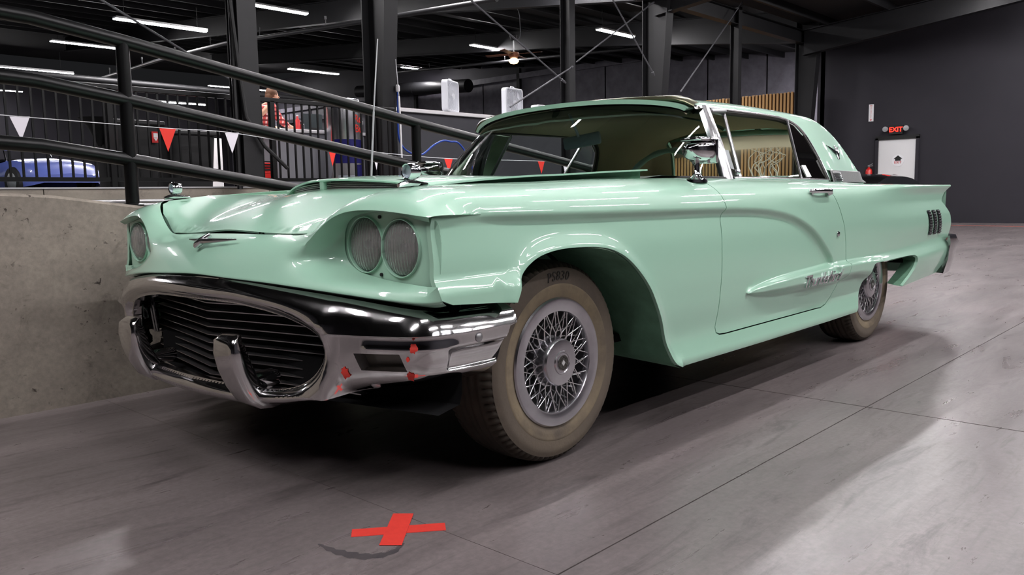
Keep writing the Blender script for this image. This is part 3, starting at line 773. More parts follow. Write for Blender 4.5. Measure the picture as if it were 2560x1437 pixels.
for sgn in (1, -1):
    ids = {}
    def g(P):
        P = tuple(P); Q = (P[0], P[1]*sgn, P[2])
        if abs(P[1]) < 1e-9:
            for i, c in enumerate(cv):
                if abs(c[1]) < 1e-9 and abs(c[0]-P[0])+abs(c[2]-P[2]) < 1e-9: return i
        if P in ids: return ids[P]
        ids[P] = cadd(Q); return ids[P]
    def q(*P): f = [g(p) for p in P]; cf.append(f if sgn > 0 else f[::-1])
    for i in range(11):
        q(L0[i], L0[i+1], L1[i+1], L1[i]); q(L1[i], L1[i+1], L2[i+1], L2[i])
    for i in range(6): q(L2[i], L2[i+1], L3[i+1], L3[i])
    for i in range(5): q(L3[i], L3[i+1], L4[i+1], L4[i])
    q(L3[5], L3[6], L4[5])
    for i in range(3): q(L4[i], L4[i+1], L5[i+1], L5[i])
    q(tuck[0], L2[0], L3[0], tuck[1]); q(tuck[1], L3[0], L4[0], tuck[2]); q(tuck[2], L4[0], L5[0], tuck[3])
    col4 = [HCn, L2[6], L2[7], L2[8]]
    cols = nose+[col4]
    for i in range(4):
        for r in range(3): q(cols[i][r], cols[i+1][r], cols[i+1][r+1], cols[i][r+1])
    lt = [nose[i][3] for i in range(4)]+[L2[8], L2[9], L2[10], L2[11], endT]
    for i in range(8): q(lt[i], lt[i+1], lipE[i+1], lipE[i]); q(lipE[i], lipE[i+1], lipU[i+1], lipU[i])
    q(L0[11], L1[11], L2[11], endT)
    for a, b in list(zip(L2[:7], L2[1:8])): crease[(g(a), g(b))] = .85
    for a, b in zip([L2[0], L3[0], L4[0]], [L3[0], L4[0], L5[0]]): crease[(g(a), g(b))] = .55
    for a, b in zip(lipE[:-1], lipE[1:]): crease[(g(a), g(b))] = .5
    for a, b in zip(L0[:-1], L0[1:]): crease[(g(a), g(b))] = 1.0
def subdivide(cv, cf, crease, lev):
    me = bpy.data.meshes.new('cage'); me.from_pydata(cv, [], cf); me.update()
    at = me.attributes.new('crease_edge', 'FLOAT', 'EDGE'); key = {tuple(sorted(e.vertices)): e.index for e in me.edges}
    for (a, b), w in crease.items():
        k = key.get(tuple(sorted((a, b))))
        if k is not None: at.data[k].value = w
    o = bpy.data.objects.new('cage', me); COL.objects.link(o)
    s = o.modifiers.new('s', 'SUBSURF'); s.levels = lev; s.render_levels = lev; s.boundary_smooth = 'PRESERVE_CORNERS'
    dg = bpy.context.evaluated_depsgraph_get(); ev = o.evaluated_get(dg).data
    V = np.array([v.co[:] for v in ev.vertices]); F = [tuple(p.vertices) for p in ev.polygons]
    bpy.data.objects.remove(o); bpy.data.meshes.remove(me)
    return V, F
V, F = subdivide(cv, cf, crease, 3)
for i in range(len(V)):                # blend the brow into the fender section behind it
    x, y, z = V[i]
    if .449 <= x < .60 and z > .825:
        ws = np.linspace(.80, float(ZB(x))+LR, 160); C = side(np.full(160, x), ws); sg = 1 if y >= 0 else -1
        d = np.hypot(C[:, 1]-abs(y), C[:, 2]-z); j = int(d.argmin()); w = float(sm((.60-x)/.14))
        V[i, 1] = sg*((1-w)*abs(y)+w*C[j, 1]); V[i, 2] = (1-w)*z+w*C[j, 2]
CLIP = cpart('front_clip', V, F, 'paint', autosmooth=60)
# ---- headlamp panels -------------------------------------------------
def flat(x0): return lambda y, z: np.stack([x0(y, z), y, z], 1)
plx = lambda y, z: .636 - .030*np.clip((y-.905)/.06, 0, 1)**2 + 0*z
LAMPS = [(.676,.747),(.830,.739)]
circ = lambda c, r, n=40: [(c[0]+r*math.cos(a), c[1]+r*math.sin(a)) for a in np.linspace(0, 2*math.pi, n, endpoint=False)]
po = crom([(.952,.812),(.89,.826),(.80,.846),(.69,.848),(.602,.835),(.565,.79),(.56,.735),(.578,.682),(.65,.654),(.765,.639),(.86,.632),(.944,.630),(.957,.66),(.961,.74),(.958,.79)], 70, closed=True)
for mi in (False, True):
    V, F, N = sheet(flat(plx), po, [circ(c, .079) for c in LAMPS], step=.02, flange=.03, toward=(1,0,0), bstep=.011)
    HP = cpart('headlamp_panel', V, F, 'paint', N, mirror=mi)
    for (cy, cz), rib in zip(LAMPS, (1, 1)):
        M = Matrix.Translation((.640, cy, cz)) @ Matrix(((0,0,1),(1,0,0),(0,1,0))).to_4x4()
        b = cmb(MB().lathe([(.0815,-.012),(.0815,.001),(.0795,.004),(.0775,.003),(.0755,-.012),(.0755,-.02)], 48, M, close=True), 'lamp_bezel', 'paint', mirror=mi)
        cmb(MB().lathe([(.0758,-.012),(.070,-.028),(.05,-.045),(.02,-.055),(.0001,-.056)], 40, M), 'reflector', 'chrome', parent=b, mirror=mi)
        cmb(MB().lathe([(.0758,-.010),(.073,-.002),(.06,.006),(.04,.011),(.02,.0135),(.0001,.014)], 40, M), 'lens', 'lens', parent=b, mirror=mi)
        cmb(MB().lathe([(.0001,.0),(.012,-.004),(.016,-.02),(.012,-.04),(.0001,-.04)], 16, M), 'bulb', 'chrome_dull', parent=b, mirror=mi)
    for zz, yy in ((.825,.742),(.664,.742)):
        M = Matrix.Translation((.640, yy, zz)) @ Matrix(((0,0,1),(1,0,0),(0,1,0))).to_4x4()
        cmb(MB().lathe([(.005,-.006),(.005,.001),(.0001,.0012)], 12, M), 'screw', 'rubber_black', parent=HP, mirror=mi)
# ---- front bumper ----------------------------------------------------
BP = crom([(-.945,.30),(-.956,.45),(-.956,.55),(-.944,.625),(-.905,.675),(-.82,.716),(-.7,.757),(-.5,.812),(-.25,.850),(0,.862),(.25,.850),(.5,.812),(.7,.757),(.82,.716),(.905,.675),(.944,.625),(.956,.55),(.956,.45),(.945,.30)], 401)
BT = np.concatenate([[0], np.cumsum(np.hypot(*np.diff(BP, axis=0).T))]); BT -= BT[200]
dB = np.gradient(BP, BT, axis=0); BN = np.stack([-dB[:, 1]*0+dB[:, 0], -dB[:, 1]], 1)   # (x out, y) normal built below
T_of_y = lambda y: float(np.interp(y, BP[58:343, 0], BT[58:343]))
T_side = lambda x: float(np.interp(-x, -BP[300:, 1], BT[300:]))
ZTP = pchip([0,.25,.5,.75,.93,1.05,1.5], [.646,.642,.625,.600,.577,.568,.562])
ZBT = pchip([0,.25,.47,.62,.80,1.02,1.2,1.5], [.262,.264,.283,.312,.350,.368,.358,.35])
mouth_h = [(.2,.575),(.35,.565),(.48,.547),(.57,.522),(.62,.492),(.636,.455),(.625,.415),(.585,.372),(.52,.342),(.42,.328),(.2,.324)]
MOUTH = crom([(T_of_y(y), z) for y, z in mouth_h]+[(T_of_y(-y), z) for y, z in mouth_h[::-1]], 150, closed=True)
PLH = [[(T_of_y(y), z) for y, z in [(.743,.457),(.876,.460),(.893,.412),(.764,.411)]]]
PLH.append([(-t, z) for t, z in PLH[0]])
def bumper(t, z):
    x = np.interp(t, BT, BP[:, 1]); y = np.interp(t, BT, BP[:, 0])
    dx = np.interp(t, BT, dB[:, 1]); dy = np.interp(t, BT, dB[:, 0])
    nx, ny = dy, -dx
    a = np.abs(t); zt, zb = ZTP(a), ZBT(a); pts = np.stack([t, z], 1)
    dm = segdist(pts, MOUTH, np.roll(MOUTH, -1, 0))
    zc = .506
    out = sm((a-.655)/.06)                       # away from the mouth the bar stands proud over a crease
    s = np.clip((z-zc)/(zt-zc), 0, 1)
    up = .026-.026*s-.030*s**6
    lo = .002-.070*np.clip((zc-z)/(zc-zb), 0, 1)**6
    lat = lo+(up-lo)*sm((z-(zc-.004))/.008)
    zm_ = np.clip((z-.535)/(zt-.535), 0, 1); mid = .024-.028*zm_-.032*zm_**5-.05*np.clip((.325-z)/np.maximum(.325-zb, .012), 0, 1)**3
    d = mid+(lat-mid)*out
    d = d-.040*np.exp(-(dm/.020)**1.3)
    # recess behind the corner with a bright ledge, and the small hood of the parking lamp
    sd = np.minimum(sm((a-1.03)/.02), 1-sm((a-1.29)/.06))
    d = d-.014*sd*sm((z-.402)/.010)*(1-sm((z-.452)/.022))
    pl = np.minimum(sm((a-.775)/.03), 1-sm((a-1.04)/.05))
    d = d+.0045*pl*np.exp(-((z-.471)/.011)**2)
    return np.stack([x+nx*d, y+ny*d, z], 1)
TE = T_side(.332)
ts = np.linspace(-TE, TE, 121)
endc = [(TE+.004,.548),(TE+.004,.520),(TE-.004,.498),(TE-.03,.45),(TE-.06,.40),(TE-.10,.362)]
bo = [(t, float(ZTP(abs(t)))) for t in ts]+endc+[(t, float(ZBT(abs(t)))) for t in np.linspace(TE-.12, -TE+.12, 100)]+[(-t, z) for t, z in endc[::-1]]
mo2 = np.vstack([MOUTH, MOUTH[:1]]); blines = [offs(mo2, [sg*k for k in (.004,.009,.014,.020,.027,.035,.044) for sg in (-1,1)])]
tt = np.linspace(.60, TE, 120)
for z_ in (.499,.502,.505,.508,.511,.516,.46,.464,.468,.472,.476,.482,.400,.404,.408,.412,.416): blines += [np.stack([tt, 0*tt+z_], 1), np.stack([-tt, 0*tt+z_], 1)]
ta = np.linspace(-TE, TE, 260)
for k in (.004,.009,.015,.022): blines.append(np.stack([ta, ZTP(np.abs(ta))-k], 1)); blines.append(np.stack([ta, ZBT(np.abs(ta))+k], 1))
V, F, N = sheet(bumper, bo, [MOUTH]+PLH, step=.015, flange=.028, toward=(1,0,0), bstep=.010, lines=blines, near=.2)
# outward direction: away from the car's middle
ctr = np.array([0,0,.45]); 
flip = np.einsum('ij,ij->i', N, V-ctr) 
BUMP = cpart('front_bumper', V, F, 'chrome_bumper', N)
# parking lamps in their slots
for mi in (False, True):
    mb = MB(); q = [bumper(np.array([t]), np.array([z]))[0] for t, z in PLH[0]]
    q2 = [p+np.array([-.045, -.010, 0]) for p in q]
    for i in range(4): mb.add([q[i], q[(i+1) % 4], q2[(i+1) % 4], q2[i]], [(0,1,2,3)])
    cmb(mb, 'lamp_slot', 'chrome_dull', parent=BUMP, mirror=mi); 
    cmb(MB().add([p+np.array([.006,0,0]) for p in q2], [(0,1,2,3)]), 'parking_lens', 'park_lens', parent=BUMP, mirror=mi)
    for (t, z) in ((T_side(.476),.484),(T_of_y(.783),.362)):
        p = bumper(np.array([t]), np.array([z]))[0]; p2 = bumper(np.array([t+.01]), np.array([z]))[0]; p3 = bumper(np.array([t]), np.array([z+.01]))[0]
        n = Vector(np.cross(p2-p, p3-p)).normalized(); n = n if n.dot(Vector(p-ctr)) > 0 else -n
        M = Matrix.Translation(p) @ n.to_track_quat('Z', 'Y').to_matrix().to_4x4()
        cmb(MB().lathe([(.0135,-.004),(.0135,.002),(.010,.005),(.0001,.0065)], 18, M), 'bolt_head', 'brushed', parent=BUMP, mirror=mi)
# chipped red primer spots
for (y, z, sz) in ((.712,.401,.023),(.916,.503,.006),(.914,.477,.016),(.897,.447,.008),(.898,.398,.018)):
    t = T_of_y(min(y,.93))+(max(y,.93)-.93); pts = []
    for k in range(18):
        r = sz*(.55+.45*random.random()); a = 2*math.pi*k/18; pts.append((t+r*math.cos(a)*.8, z+r*math.sin(a)))
    V, F, N = sheet(lambda u, v: bumper(u, v), pts, step=.01, flange=0, toward=(1,.3,0))
    V = V+N*.002*(1 if (N @ np.array([1,.5,0])).sum() > 0 else -1)
    cpart('primer_spot', V, F, 'red_paint', N, parent=BUMP)
# ---- grille ----------------------------------------------------------
GXF = lambda y: .775-.125*abs(y)/.64
mb = MB().grid([[(GXF(y)+.02, y, .285), (GXF(y)-.06, y, .30), (GXF(y)-.07, y, .33), (GXF(y)-.07, y, .60)] for y in np.linspace(-.935,.935,19)])
GR = cmb(mb, 'grille', 'black_matte')
for k in range(10):
    z = .555-.0265*k
    P = [(GXF(y), y, z-.004*(abs(y)/.6)**2) for y in np.linspace(-.65,.65,27)]
    mb = MB()
    mb.grid([[(p[0]+.007,p[1],p[2]-.0016) for p in P],[(p[0]+.008,p[1],p[2]+.0016) for p in P],[(p[0]-.014,p[1],p[2]+.005) for p in P],[(p[0]-.014,p[1],p[2]-.001) for p in P],[(p[0]+.007,p[1],p[2]-.0016) for p in P]])
    cmb(mb, 'grille_bar', 'chrome_dull', parent=GR, autosmooth=20)
for dy in (0,.022): cmb(MB().tube([(.70,-.625+dy,.555),(.70,-.605+dy,.47),(.70,-.585+dy,.40)], .006, 6), 'grille_end_strip', 'chrome_trim', parent=GR)
# ---- bumper guards ---------------------------------------------------
def guard(mi):
    sp = [((.868,.340,.486),.030,.010),((.884,.340,.484),.052,.018),((.897,.340,.472),.060,.024),((.897,.341,.440),.063,.028),((.886,.342,.395),.062,.031),((.866,.344,.345),.058,.033),((.842,.347,.305),.052,.034),((.815,.350,.282),.042,.028),((.780,.354,.268),.030,.014),((.757,.356,.263),.018,.006)]
    G = []
    for i, (c, hw, hd) in enumerate(sp):
        a = sp[max(0, i-1)][0]; b = sp[min(len(sp)-1, i+1)][0]
        T = (Vector(b)-Vector(a)).normalized(); U = Vector((0,1,0)); Nn = T.cross(U).normalized()
        if Nn.x < 0: Nn = -Nn
        row = []
        for k in range(28):
            an = 2*math.pi*k/28; ca, sa = math.cos(an), math.sin(an)
            e = .38; px = hw*math.copysign(abs(ca)**e, ca); py = hd*math.copysign(abs(sa)**e, sa)
            row.append(Vector(c)+U*px+Nn*(py-hd*.2))
        row.append(row[0]); G.append(row)
    mb = MB().grid(G)
    n = 29
    mb.add([Vector(sp[0][0])]+[v for v in G[0][:-1]], [(0, i+1, (i+1) % 28+1) for i in range(28)])
    mb.add([Vector(sp[-1][0])]+[v for v in G[-1][:-1]], [(0, (i+1) % 28+1, i+1) for i in range(28)])
    # stem tying it to the lower bar
    mb.box((.80,.345,.345),(.12,.055,.05), bev=.015)
    return cmb(mb, 'bumper_guard', 'chrome_bumper', mirror=mi, autosmooth=60)
guard(False); guard(True)
# ---- wheels ------------------------------------------------------------
def wheel_meshes():
    R = .338
    prof = [(.196,-.085),(.215,-.098),(.25,-.108),(.29,-.108),(.315,-.102),(.326,-.094),(.331,-.085),(.336,-.06),(.338,-.03),(.338,0),(.338,.03),(.336,.06),(.331,.085),(.326,.094),(.315,.102),(.29,.108),(.262,.107)]
    P = crom(prof, 60); n = 240; V = []; F = []
    for j, (r, h) in enumerate(P):
        for k in range(n):
            a = 2*math.pi*k/n; rr = r; hh = h
            sh = float(sm((abs(h)-.058)/.02))*float(sm((r-.300)/.012))
            gr = max(0., math.cos(2*math.pi*(k/n*80)+h*26))
            rr -= .008*sh*(gr**3)
            hh -= .004*sh*(gr**3)*(1 if h > 0 else -1)
            if r > .33:
                for g in (-.045,-.015,.015,.045):
                    if abs(h-g) < .006: rr -= .006
            V.append((rr*math.cos(a), hh, rr*math.sin(a)))
    for j in range(len(P)-1):
        for k in range(n): F.append((j*n+k, j*n+(k+1) % n, (j+1)*n+(k+1) % n, (j+1)*n+k))
    return V, F
TV, TF = wheel_meshes()
YM = Matrix(((1,0,0,0),(0,0,1,0),(0,-1,0,0),(0,0,0,1)))   # lathe axis z -> +y
YM = Matrix(((1,0,0,0),(0,0,1,0),(0,1,0,0),(0,0,0,1)))
def text_mesh(s, size, shear=0., extr=.001, spacing=1., offset=0.):
    cu = bpy.data.curves.new('t', 'FONT'); cu.body = s; cu.size = size; cu.shear = shear; cu.extrude = extr; cu.align_x = 'CENTER'; cu.align_y = 'CENTER'; cu.space_character = spacing; cu.resolution_u = 3; cu.offset = offset
    o = bpy.data.objects.new('t', cu); COL.objects.link(o); dg = bpy.context.evaluated_depsgraph_get()
    me = o.evaluated_get(dg).to_mesh(); V = [v.co.copy() for v in me.vertices]; F = [tuple(p.vertices) for p in me.polygons]
    bpy.data.objects.remove(o); bpy.data.curves.remove(cu)
    return V, F
def lathe_arr(prof, n): m = MB().lathe(prof, n, YM, close=False); return m
wheel_parts = []
def make_wheel():
    w = put('wheel', TV, TF, 'tyre_tread', CAR, autosmooth=50)
    m = MB(); prof = crom([(.315,.1022),(.30,.1075),(.288,.1092),(.262,.1085)], 12); V = []; n = 120
    for (r, h) in prof: V += [(r*math.cos(2*math.pi*k/n), h, r*math.sin(2*math.pi*k/n)) for k in range(n)]
    F = [(j*n+k, j*n+(k+1) % n, (j+1)*n+(k+1) % n, (j+1)*n+k) for j in range(len(prof)-1) for k in range(n)]
    put('sidewall', V, F, 'sidewall', w, autosmooth=40)
    prof = crom([(.262,.1085),(.2605,.1098),(.25,.1088),(.235,.1065),(.216,.0995)], 12); V = []
    for (r, h) in prof: V += [(r*math.cos(2*math.pi*k/n), h, r*math.sin(2*math.pi*k/n)) for k in range(n)]
    F = [(j*n+k, j*n+(k+1) % n, (j+1)*n+(k+1) % n, (j+1)*n+k) for j in range(len(prof)-1) for k in range(n)]
    put('inner_sidewall', V, F, 'mud_ring', w, autosmooth=40)
    tv, tf = text_mesh('PS830', .042, .25, .0012, 1.12)
    TVv = []
    for v in tv:
        a = math.pi/2 + (v.x/.292) - .02; r = .287+v.y
        TVv.append((r*math.cos(a), float(np.interp(r, [.25,.262,.275,.288,.30,.308,.315], [.1088,.1085,.1092,.1092,.1075,.105,.1022]))+.0016+v.z, r*math.sin(a)))
    put('sidewall_lettering', TVv, tf, 'lettering', w, autosmooth=20)
    def ring(name, prof, m, n=96, cap=False):
        mb = MB(); V = []; 
        for (r, h) in prof: V += [(r*math.cos(2*math.pi*k/n), h, r*math.sin(2*math.pi*k/n)) for k in range(n)]
        F = [(j*n+k, j*n+(k+1) % n, (j+1)*n+(k+1) % n, (j+1)*n+k) for j in range(len(prof)-1) for k in range(n)]
        if cap: F.append(tuple((len(prof)-1)*n+k for k in range(n)))
        mb.add(V, F); return mb.put(name, m, w, autosmooth=35)
    ring('trim_ring', [(.199,.085),(.2165,.098),(.217,.103),(.212,.1085),(.204,.1095),(.185,.108),(.176,.105),(.1705,.104),(.168,.100),(.166,.080),(.165,.05),(.16,.03)], 'ring_metal')
    ring('wheel_dish', [(.165,.035),(.12,.03),(.06,.02),(.001,.02)], 'wheel_dark')
    ring('hub', [(.05,.02),(.082,.03),(.086,.05),(.086,.068),(.080,.070),(.080,.078),(.0805,.10),(.079,.112),(.075,.117),(.06,.1195),(.040,.1205),(.0385,.124),(.034,.1245),(.032,.122),(.028,.122),(.027,.1245),(.001,.1245)], 'ring_metal', 64)
    ring('hub_emblem', [(.0255,.1246),(.0255,.1256),(.001,.1256)], 'emblem', 40)
    MB().add([(0,.1262,.011),(.009,.1262,0),(0,.1262,-.011),(-.009,.1262,0)], [(0,1,2,3)]).put('hub_diamond', 'emblem_diamond', w)
    # crossed wire spokes: one forked piece repeated round the hub
    def fork(r0, h0, r1, h1, r2, h2, spread):
        mb = MB(); pol = lambda r, a, h: (r*math.cos(a), h, r*math.sin(a))
        for s in (-1, 1):
            mb.tube([pol(r0, 0, h0), pol(r1, 0.016*s, h1), pol(r2*.95, spread*s, h2), pol(r2, spread*s*1.05, h2)], [.0032,.0027,.0024,.0036], 6)
        return mb
    first = {}
    for layer, (args, n, ph) in enumerate(((( .074,.088,.098,.092,.168,.094,.26), 20, 0.), ((.080,.050,.105,.056,.166,.074,.34), 20, .157))):
        for k in range(n):
            a = 2*math.pi*k/n+ph
            if layer not in first:
                first[layer] = fork(*args).put('spoke', 'spoke_metal', w, autosmooth=60); o = first[layer]
            else:
                o = first[layer].copy(); COL.objects.link(o); o.parent = w
            o.rotation_euler = (0, -a, 0)
    return w
W0 = make_wheel()
def place_wheel(w, x, y, side, spin):
    w.location = (x-ROOT[0], y, .3375)
    w.rotation_euler = (0, spin, 0 if side > 0 else math.pi)
place_wheel(W0, 0, .747, 1, .0)
for (x, y, s, sp) in ((-2.87,.734,1,.9),(0,-.747,-1,.4),(-2.87,-.734,-1,1.7)):
    place_wheel(copy_tree(W0, CAR), x, y, s, sp)
# ---- roof ------------------------------------------------------------
RPX = np.array([(-.98,1.312),(-1.05,1.320),(-1.3,1.340),(-1.7,1.355),(-2.1,1.352),(-2.45,1.335),(-2.63,1.310),(-2.755,1.268),(-2.84,1.21),(-2.90,1.13),(-2.94,1.06),(-2.97,1.0),(-3.01,.905)])
RP = crom(RPX, 300); RU = np.concatenate([[0], np.cumsum(np.hypot(*np.diff(RP, axis=0).T))])
u_of = lambda x: float(np.interp(-x, -RP[:, 0], RU))
def GY(x, z): return .800-.148*(np.clip((z-.93)/.315, 0, 1.3))**1.05-.05*sm((-2.35-x)/.6)
RL = .40
def roof(u, w, off=0.):
    xr = np.interp(u, RU, RP[:, 0]); zt = np.interp(u, RU, RP[:, 1])
    zs = np.minimum(zt-.070, 1.262)
    z = np.minimum(w, zs); y = GY(xr, z)
    t = np.clip((w-zs)/RL, 0, 1); e = 1e-3
    dy = (GY(xr, zs)-GY(xr, zs-e))/e
    y0 = GY(xr, zs); H = zt-zs
    m0y, m0z = dy*H*2.1, H*2.1; m1y, m1z = -.95+0*u, 0*u
    h00, h10, h01, h11 = 2*t**3-3*t*t+1, t**3-2*t*t+t, -2*t**3+3*t*t, t**3-t*t
    Y = h00*y0+h10*m0y+h11*m1y; Z = h00*zs+h10*m0z+h01*zt+h11*m1z
    k = w > zs
    # sweep the front edge back towards the corners
    yy = np.where(k, Y, y); zz = np.where(k, Z, z)
    xx = xr-.16*(np.abs(yy)/.66)**2.5*sm((xr+1.75)/.75)
    return np.stack([xx, yy-off*.3, zz-off], 1)
WS = lambda u: min(float(np.interp(u, RU, RP[:, 1]))-.070, 1.262)
WINR = [(-2.04,1.256),(-2.14,1.243),(-2.21,1.222),(-2.255,1.19),(-2.282,1.15),(-2.305,1.08),(-2.32,1.0),(-2.335,.922)]
us = np.linspace(0, RU[-1], 90)
rp = [(u, WS(u)+RL) for u in us]+[(u_of(-3.01),.89),(u_of(-2.7),.905),(u_of(-2.33),.915)]+[(u_of(x), z) for x, z in WINR[::-1]]+[(u_of(-1.85),1.262),(u_of(-1.5),1.262)]+[(u, min(WS(u), 1.262)) for u in np.linspace(u_of(-1.3), 0, 8)]
# back window opening
u0, u1 = u_of(-2.69), u_of(-2.978)
bw = [(u0+.02, WS(u0+.02)+RL+.001), (u0+.01, WS(u0+.01)+RL*.70)] + [(u0+.05, WS(u0+.05)+RL*.50)] + [(u, WS(u)+RL*.44) for u in np.linspace(u0+.09, u1-.06, 8)] + [(u1-.02, WS(u1-.02)+RL*.50),(u1, WS(u1)+RL*.72),(u1, WS(u1)+RL+.001)]
i0 = [i for i, p in enumerate(rp[:90]) if p[0] < u0+.02]; i1 = [i for i, p in enumerate(rp[:90]) if p[0] > u1]
rp2 = [rp[i] for i in i0]+bw+[rp[i] for i in i1]+rp[90:]
for mi in (False, True):
    V, F, N = sheet(roof, rp2, step=.022, flange=.02, toward=(0,.3,1))
    cpart('roof_panel', V, F, 'paint', N, mirror=mi)
    V, F, N = sheet(lambda u, w: roof(u, w, .028), shrink(resample(rp2, .03), .012), step=.05, flange=0, toward=(0,-.3,-1))
    cpart('headliner', V, F, 'headliner', N, mirror=mi)
# back window glass
G = [[roof(np.array([u]), np.array([WS(u)+RL*t]), .008)[0]*np.array([1, s, 1]) for s, t in [(1,.42),(1,.55),(1,.7),(1,.85),(1,1.),(-1,.85),(-1,.7),(-1,.55),(-1,.42)]] for u in np.linspace(u0, u1+.01, 9)]
cmb(MB().grid(G), 'back_window', 'glass')
# ---- windscreen --------------------------------------------------------
wb = crom([(-.60,0,.945),(-.63,.25,.945),(-.70,.45,.943),(-.80,.62,.940),(-.93,.735,.937),(-1.08,.785,.935),(-1.205,.800,.932)], 24)
wtp = crom([(-1.045,0,1.296),(-1.055,.2,1.295),(-1.085,.38,1.290),(-1.125,.50,1.283),(-1.165,.585,1.272),(-1.205,.635,1.258),(-1.235,.655,1.245)], 24)
def wpt(i, t): 
    a, b = wb[i], wtp[i]; c = a+(b-a)*t; bul = math.sin(math.pi*t)*.028
    return (c[0]+bul*.6, c[1]+bul*.5*min(1, c[1]/.6), c[2]+bul*.4)
G = []
for i in list(range(23, 0, -1)): G.append([(p[0], -p[1], p[2]) for p in (wpt(i, t) for t in np.linspace(0, 1, 13))])
for i in range(24): G.append([wpt(i, t) for t in np.linspace(0, 1, 13)])
WSO = cmb(MB().grid(G), 'windscreen', 'windscreen', autosmooth=80)
# rubber seal, header moulding and pillars
top = [(p[0], -p[1], p[2]) for p in wtp[::-1]]+[tuple(p) for p in wtp[1:]]
cmb(MB().tube(top, .012, 8), 'windscreen_seal', 'rubber_black')
cmb(MB().tube([(p[0], -p[1], p[2]) for p in wb[::-1]]+[tuple(p) for p in wb[1:]], .009, 8), 'windscreen_seal', 'rubber_black')
hd = []
for y in np.linspace(-.675,.675,41):
    a = abs(y); x = -1.0-.16*(a/.66)**2.5; z = 1.306-.012*(a/.6)**2-.035*max(0,(a-.58)/.095)**2
    xi = float(np.interp(a, wtp[:, 1], wtp[:, 0])); zi = float(np.interp(a, wtp[:, 1], wtp[:, 2]))
    hd.append([(x-.03, y, z+.012), (x+.012, y, z+.004), (x+.017, y, z-.006), (x+.008, y, z-.015), (x-.012, y, z-.017), ((x+xi)/2-.01, y, (z+zi)/2-.006), (xi-.002, y, zi+.002)])
cmb(MB().grid(hd), 'header_moulding', 'trim_header', autosmooth=60)
for mi in (False, True):
    # chrome A pillar: outer cover, drip channel and inner edge
    a, b = Vector((-1.245,.802,.930)), Vector((-1.262,.668,1.262))
    mid = (a+b)/2+Vector((.012,.012,0))
    P = crom([a, mid, b], 14); G = []
    for i, p in enumerate(P):
        w = .036-.010*i/13
        G.append([(p[0]+w+.012, p[1]-.022, p[2]), (p[0]+w, p[1]-.004, p[2]), (p[0]+w*.35, p[1]+.008, p[2]), (p[0], p[1]+.006, p[2]), (p[0]-w*.35, p[1]+.010, p[2]), (p[0]-w, p[1]+.002, p[2]), (p[0]-w, p[1]-.03, p[2])])
    cmb(MB().grid(G), 'windscreen_pillar', 'chrome_trim', mirror=mi, autosmooth=50)
    # drip rail along the roof side and down the rear of the window
    P = [roof(np.array([u_of(x)]), np.array([z]))[0]+np.array([0,.004,-.002]) for x, z in [(-1.06,1.262),(-1.2,1.262),(-1.4,1.262),(-1.6,1.262),(-1.85,1.261)]+WINR]
    P = crom(P, 50)
    cmb(MB().tube(P, .0065, 8), 'drip_rail', 'chrome_trim', mirror=mi)
    cmb(MB().tube([p+np.array([.012*(i/49), -.012, -.014*(1-i/49)]) for i, p in enumerate(P)], .015, 8), 'window_channel', 'rubber_dark', mirror=mi)
    # belt moulding
    cmb(MB().tube(crom([(-1.27,.806,.934),(-1.6,.808,.934),(-2.0,.806,.931),(-2.31,.803,.926)], 12), .008, 8), 'belt_moulding', 'chrome_trim', mirror=mi)
    cmb(MB().grid([[(x, .812, .928), (x, .78, .93), (x, .70, .90), (x, .68, .70)] for x in (-1.1,-1.6,-2.0,-2.4)]), 'door_trim', 'vinyl', mirror=mi)
    # vent window: chrome frame, pane, latch and small visor clip
    q = [(-1.283,.797,.938),(-1.345,.799,.938),(-1.432,.668,1.232),(-1.292,.664,1.240)]
    fr_ = MB()
    fr_.tube([q[0], q[1]], .007, 6).tube([q[1], q[2]], .0085, 8).tube([q[2], q[3]], .007, 6)
    VW = cmb(fr_, 'vent_window', 'chrome_trim', mirror=mi)
    cmb(MB().add(q, [(0,1,2,3)]), 'pane', 'glass_clear', parent=VW, mirror=mi)
    cmb(MB().lathe([(.012,-.008),(.014,0),(.009,.01),(.0001,.014)], 14, Matrix.Translation((-1.315,.802,.962)) @ Matrix.Rotation(-math.pi/2, 4, 'X')), 'latch', 'chrome', parent=VW, mirror=mi)
    if not mi:
        a_, b_, c_, d_ = [Vector(p) for p in q]; L = lambda s, t: (a_*(1-s)+b_*s)*(1-t)+(d_*(1-s)+c_*s)*t+Vector((0,-.003,0))
        cmb(MB().add([L(.18,.14), L(.62,.12), L(.62,.42), L(.18,.42)], [(0,1,2,3)]), 'paper_tag', 'white_label', parent=VW)
        cmb(MB().box((-1.37,.672,1.243),(.13,.022,.020), bev=.006, rot=(.3,.06,0)), 'vent_top_clip', 'brushed', parent=VW)
    # rear quarter glass with its chrome leading bar
    q = [(-1.985,.800,.935),(-2.30,.798,.930),(-2.285,.745,1.06),(-2.245,.690,1.17),(-2.18,.668,1.222),(-2.110,.662,1.238)]
    QW = cmb(MB().tube([q[0], q[5]], .0085, 8).tube([q[5], q[4], q[3]], .005, 6), 'quarter_window', 'chrome_trim', mirror=mi)
    cmb(MB().add(q, [(0,1,2,3,4,5)]), 'pane', 'glass', parent=QW, mirror=mi)
    if not mi:
        cmb(MB().add([(-2.06,.797,.945),(-2.12,.797,.945),(-2.10,.772,1.005),(-2.05,.772,1.005)], [(0,1,2,3)]), 'paper_tag', 'white_label', parent=QW)
    # sail panel base plate and bird badge
    def sail(x, z, o=.004): p = roof(np.array([u_of(x)]), np.array([z]))[0]; return np.array([p[0], p[1]+o, p[2]])
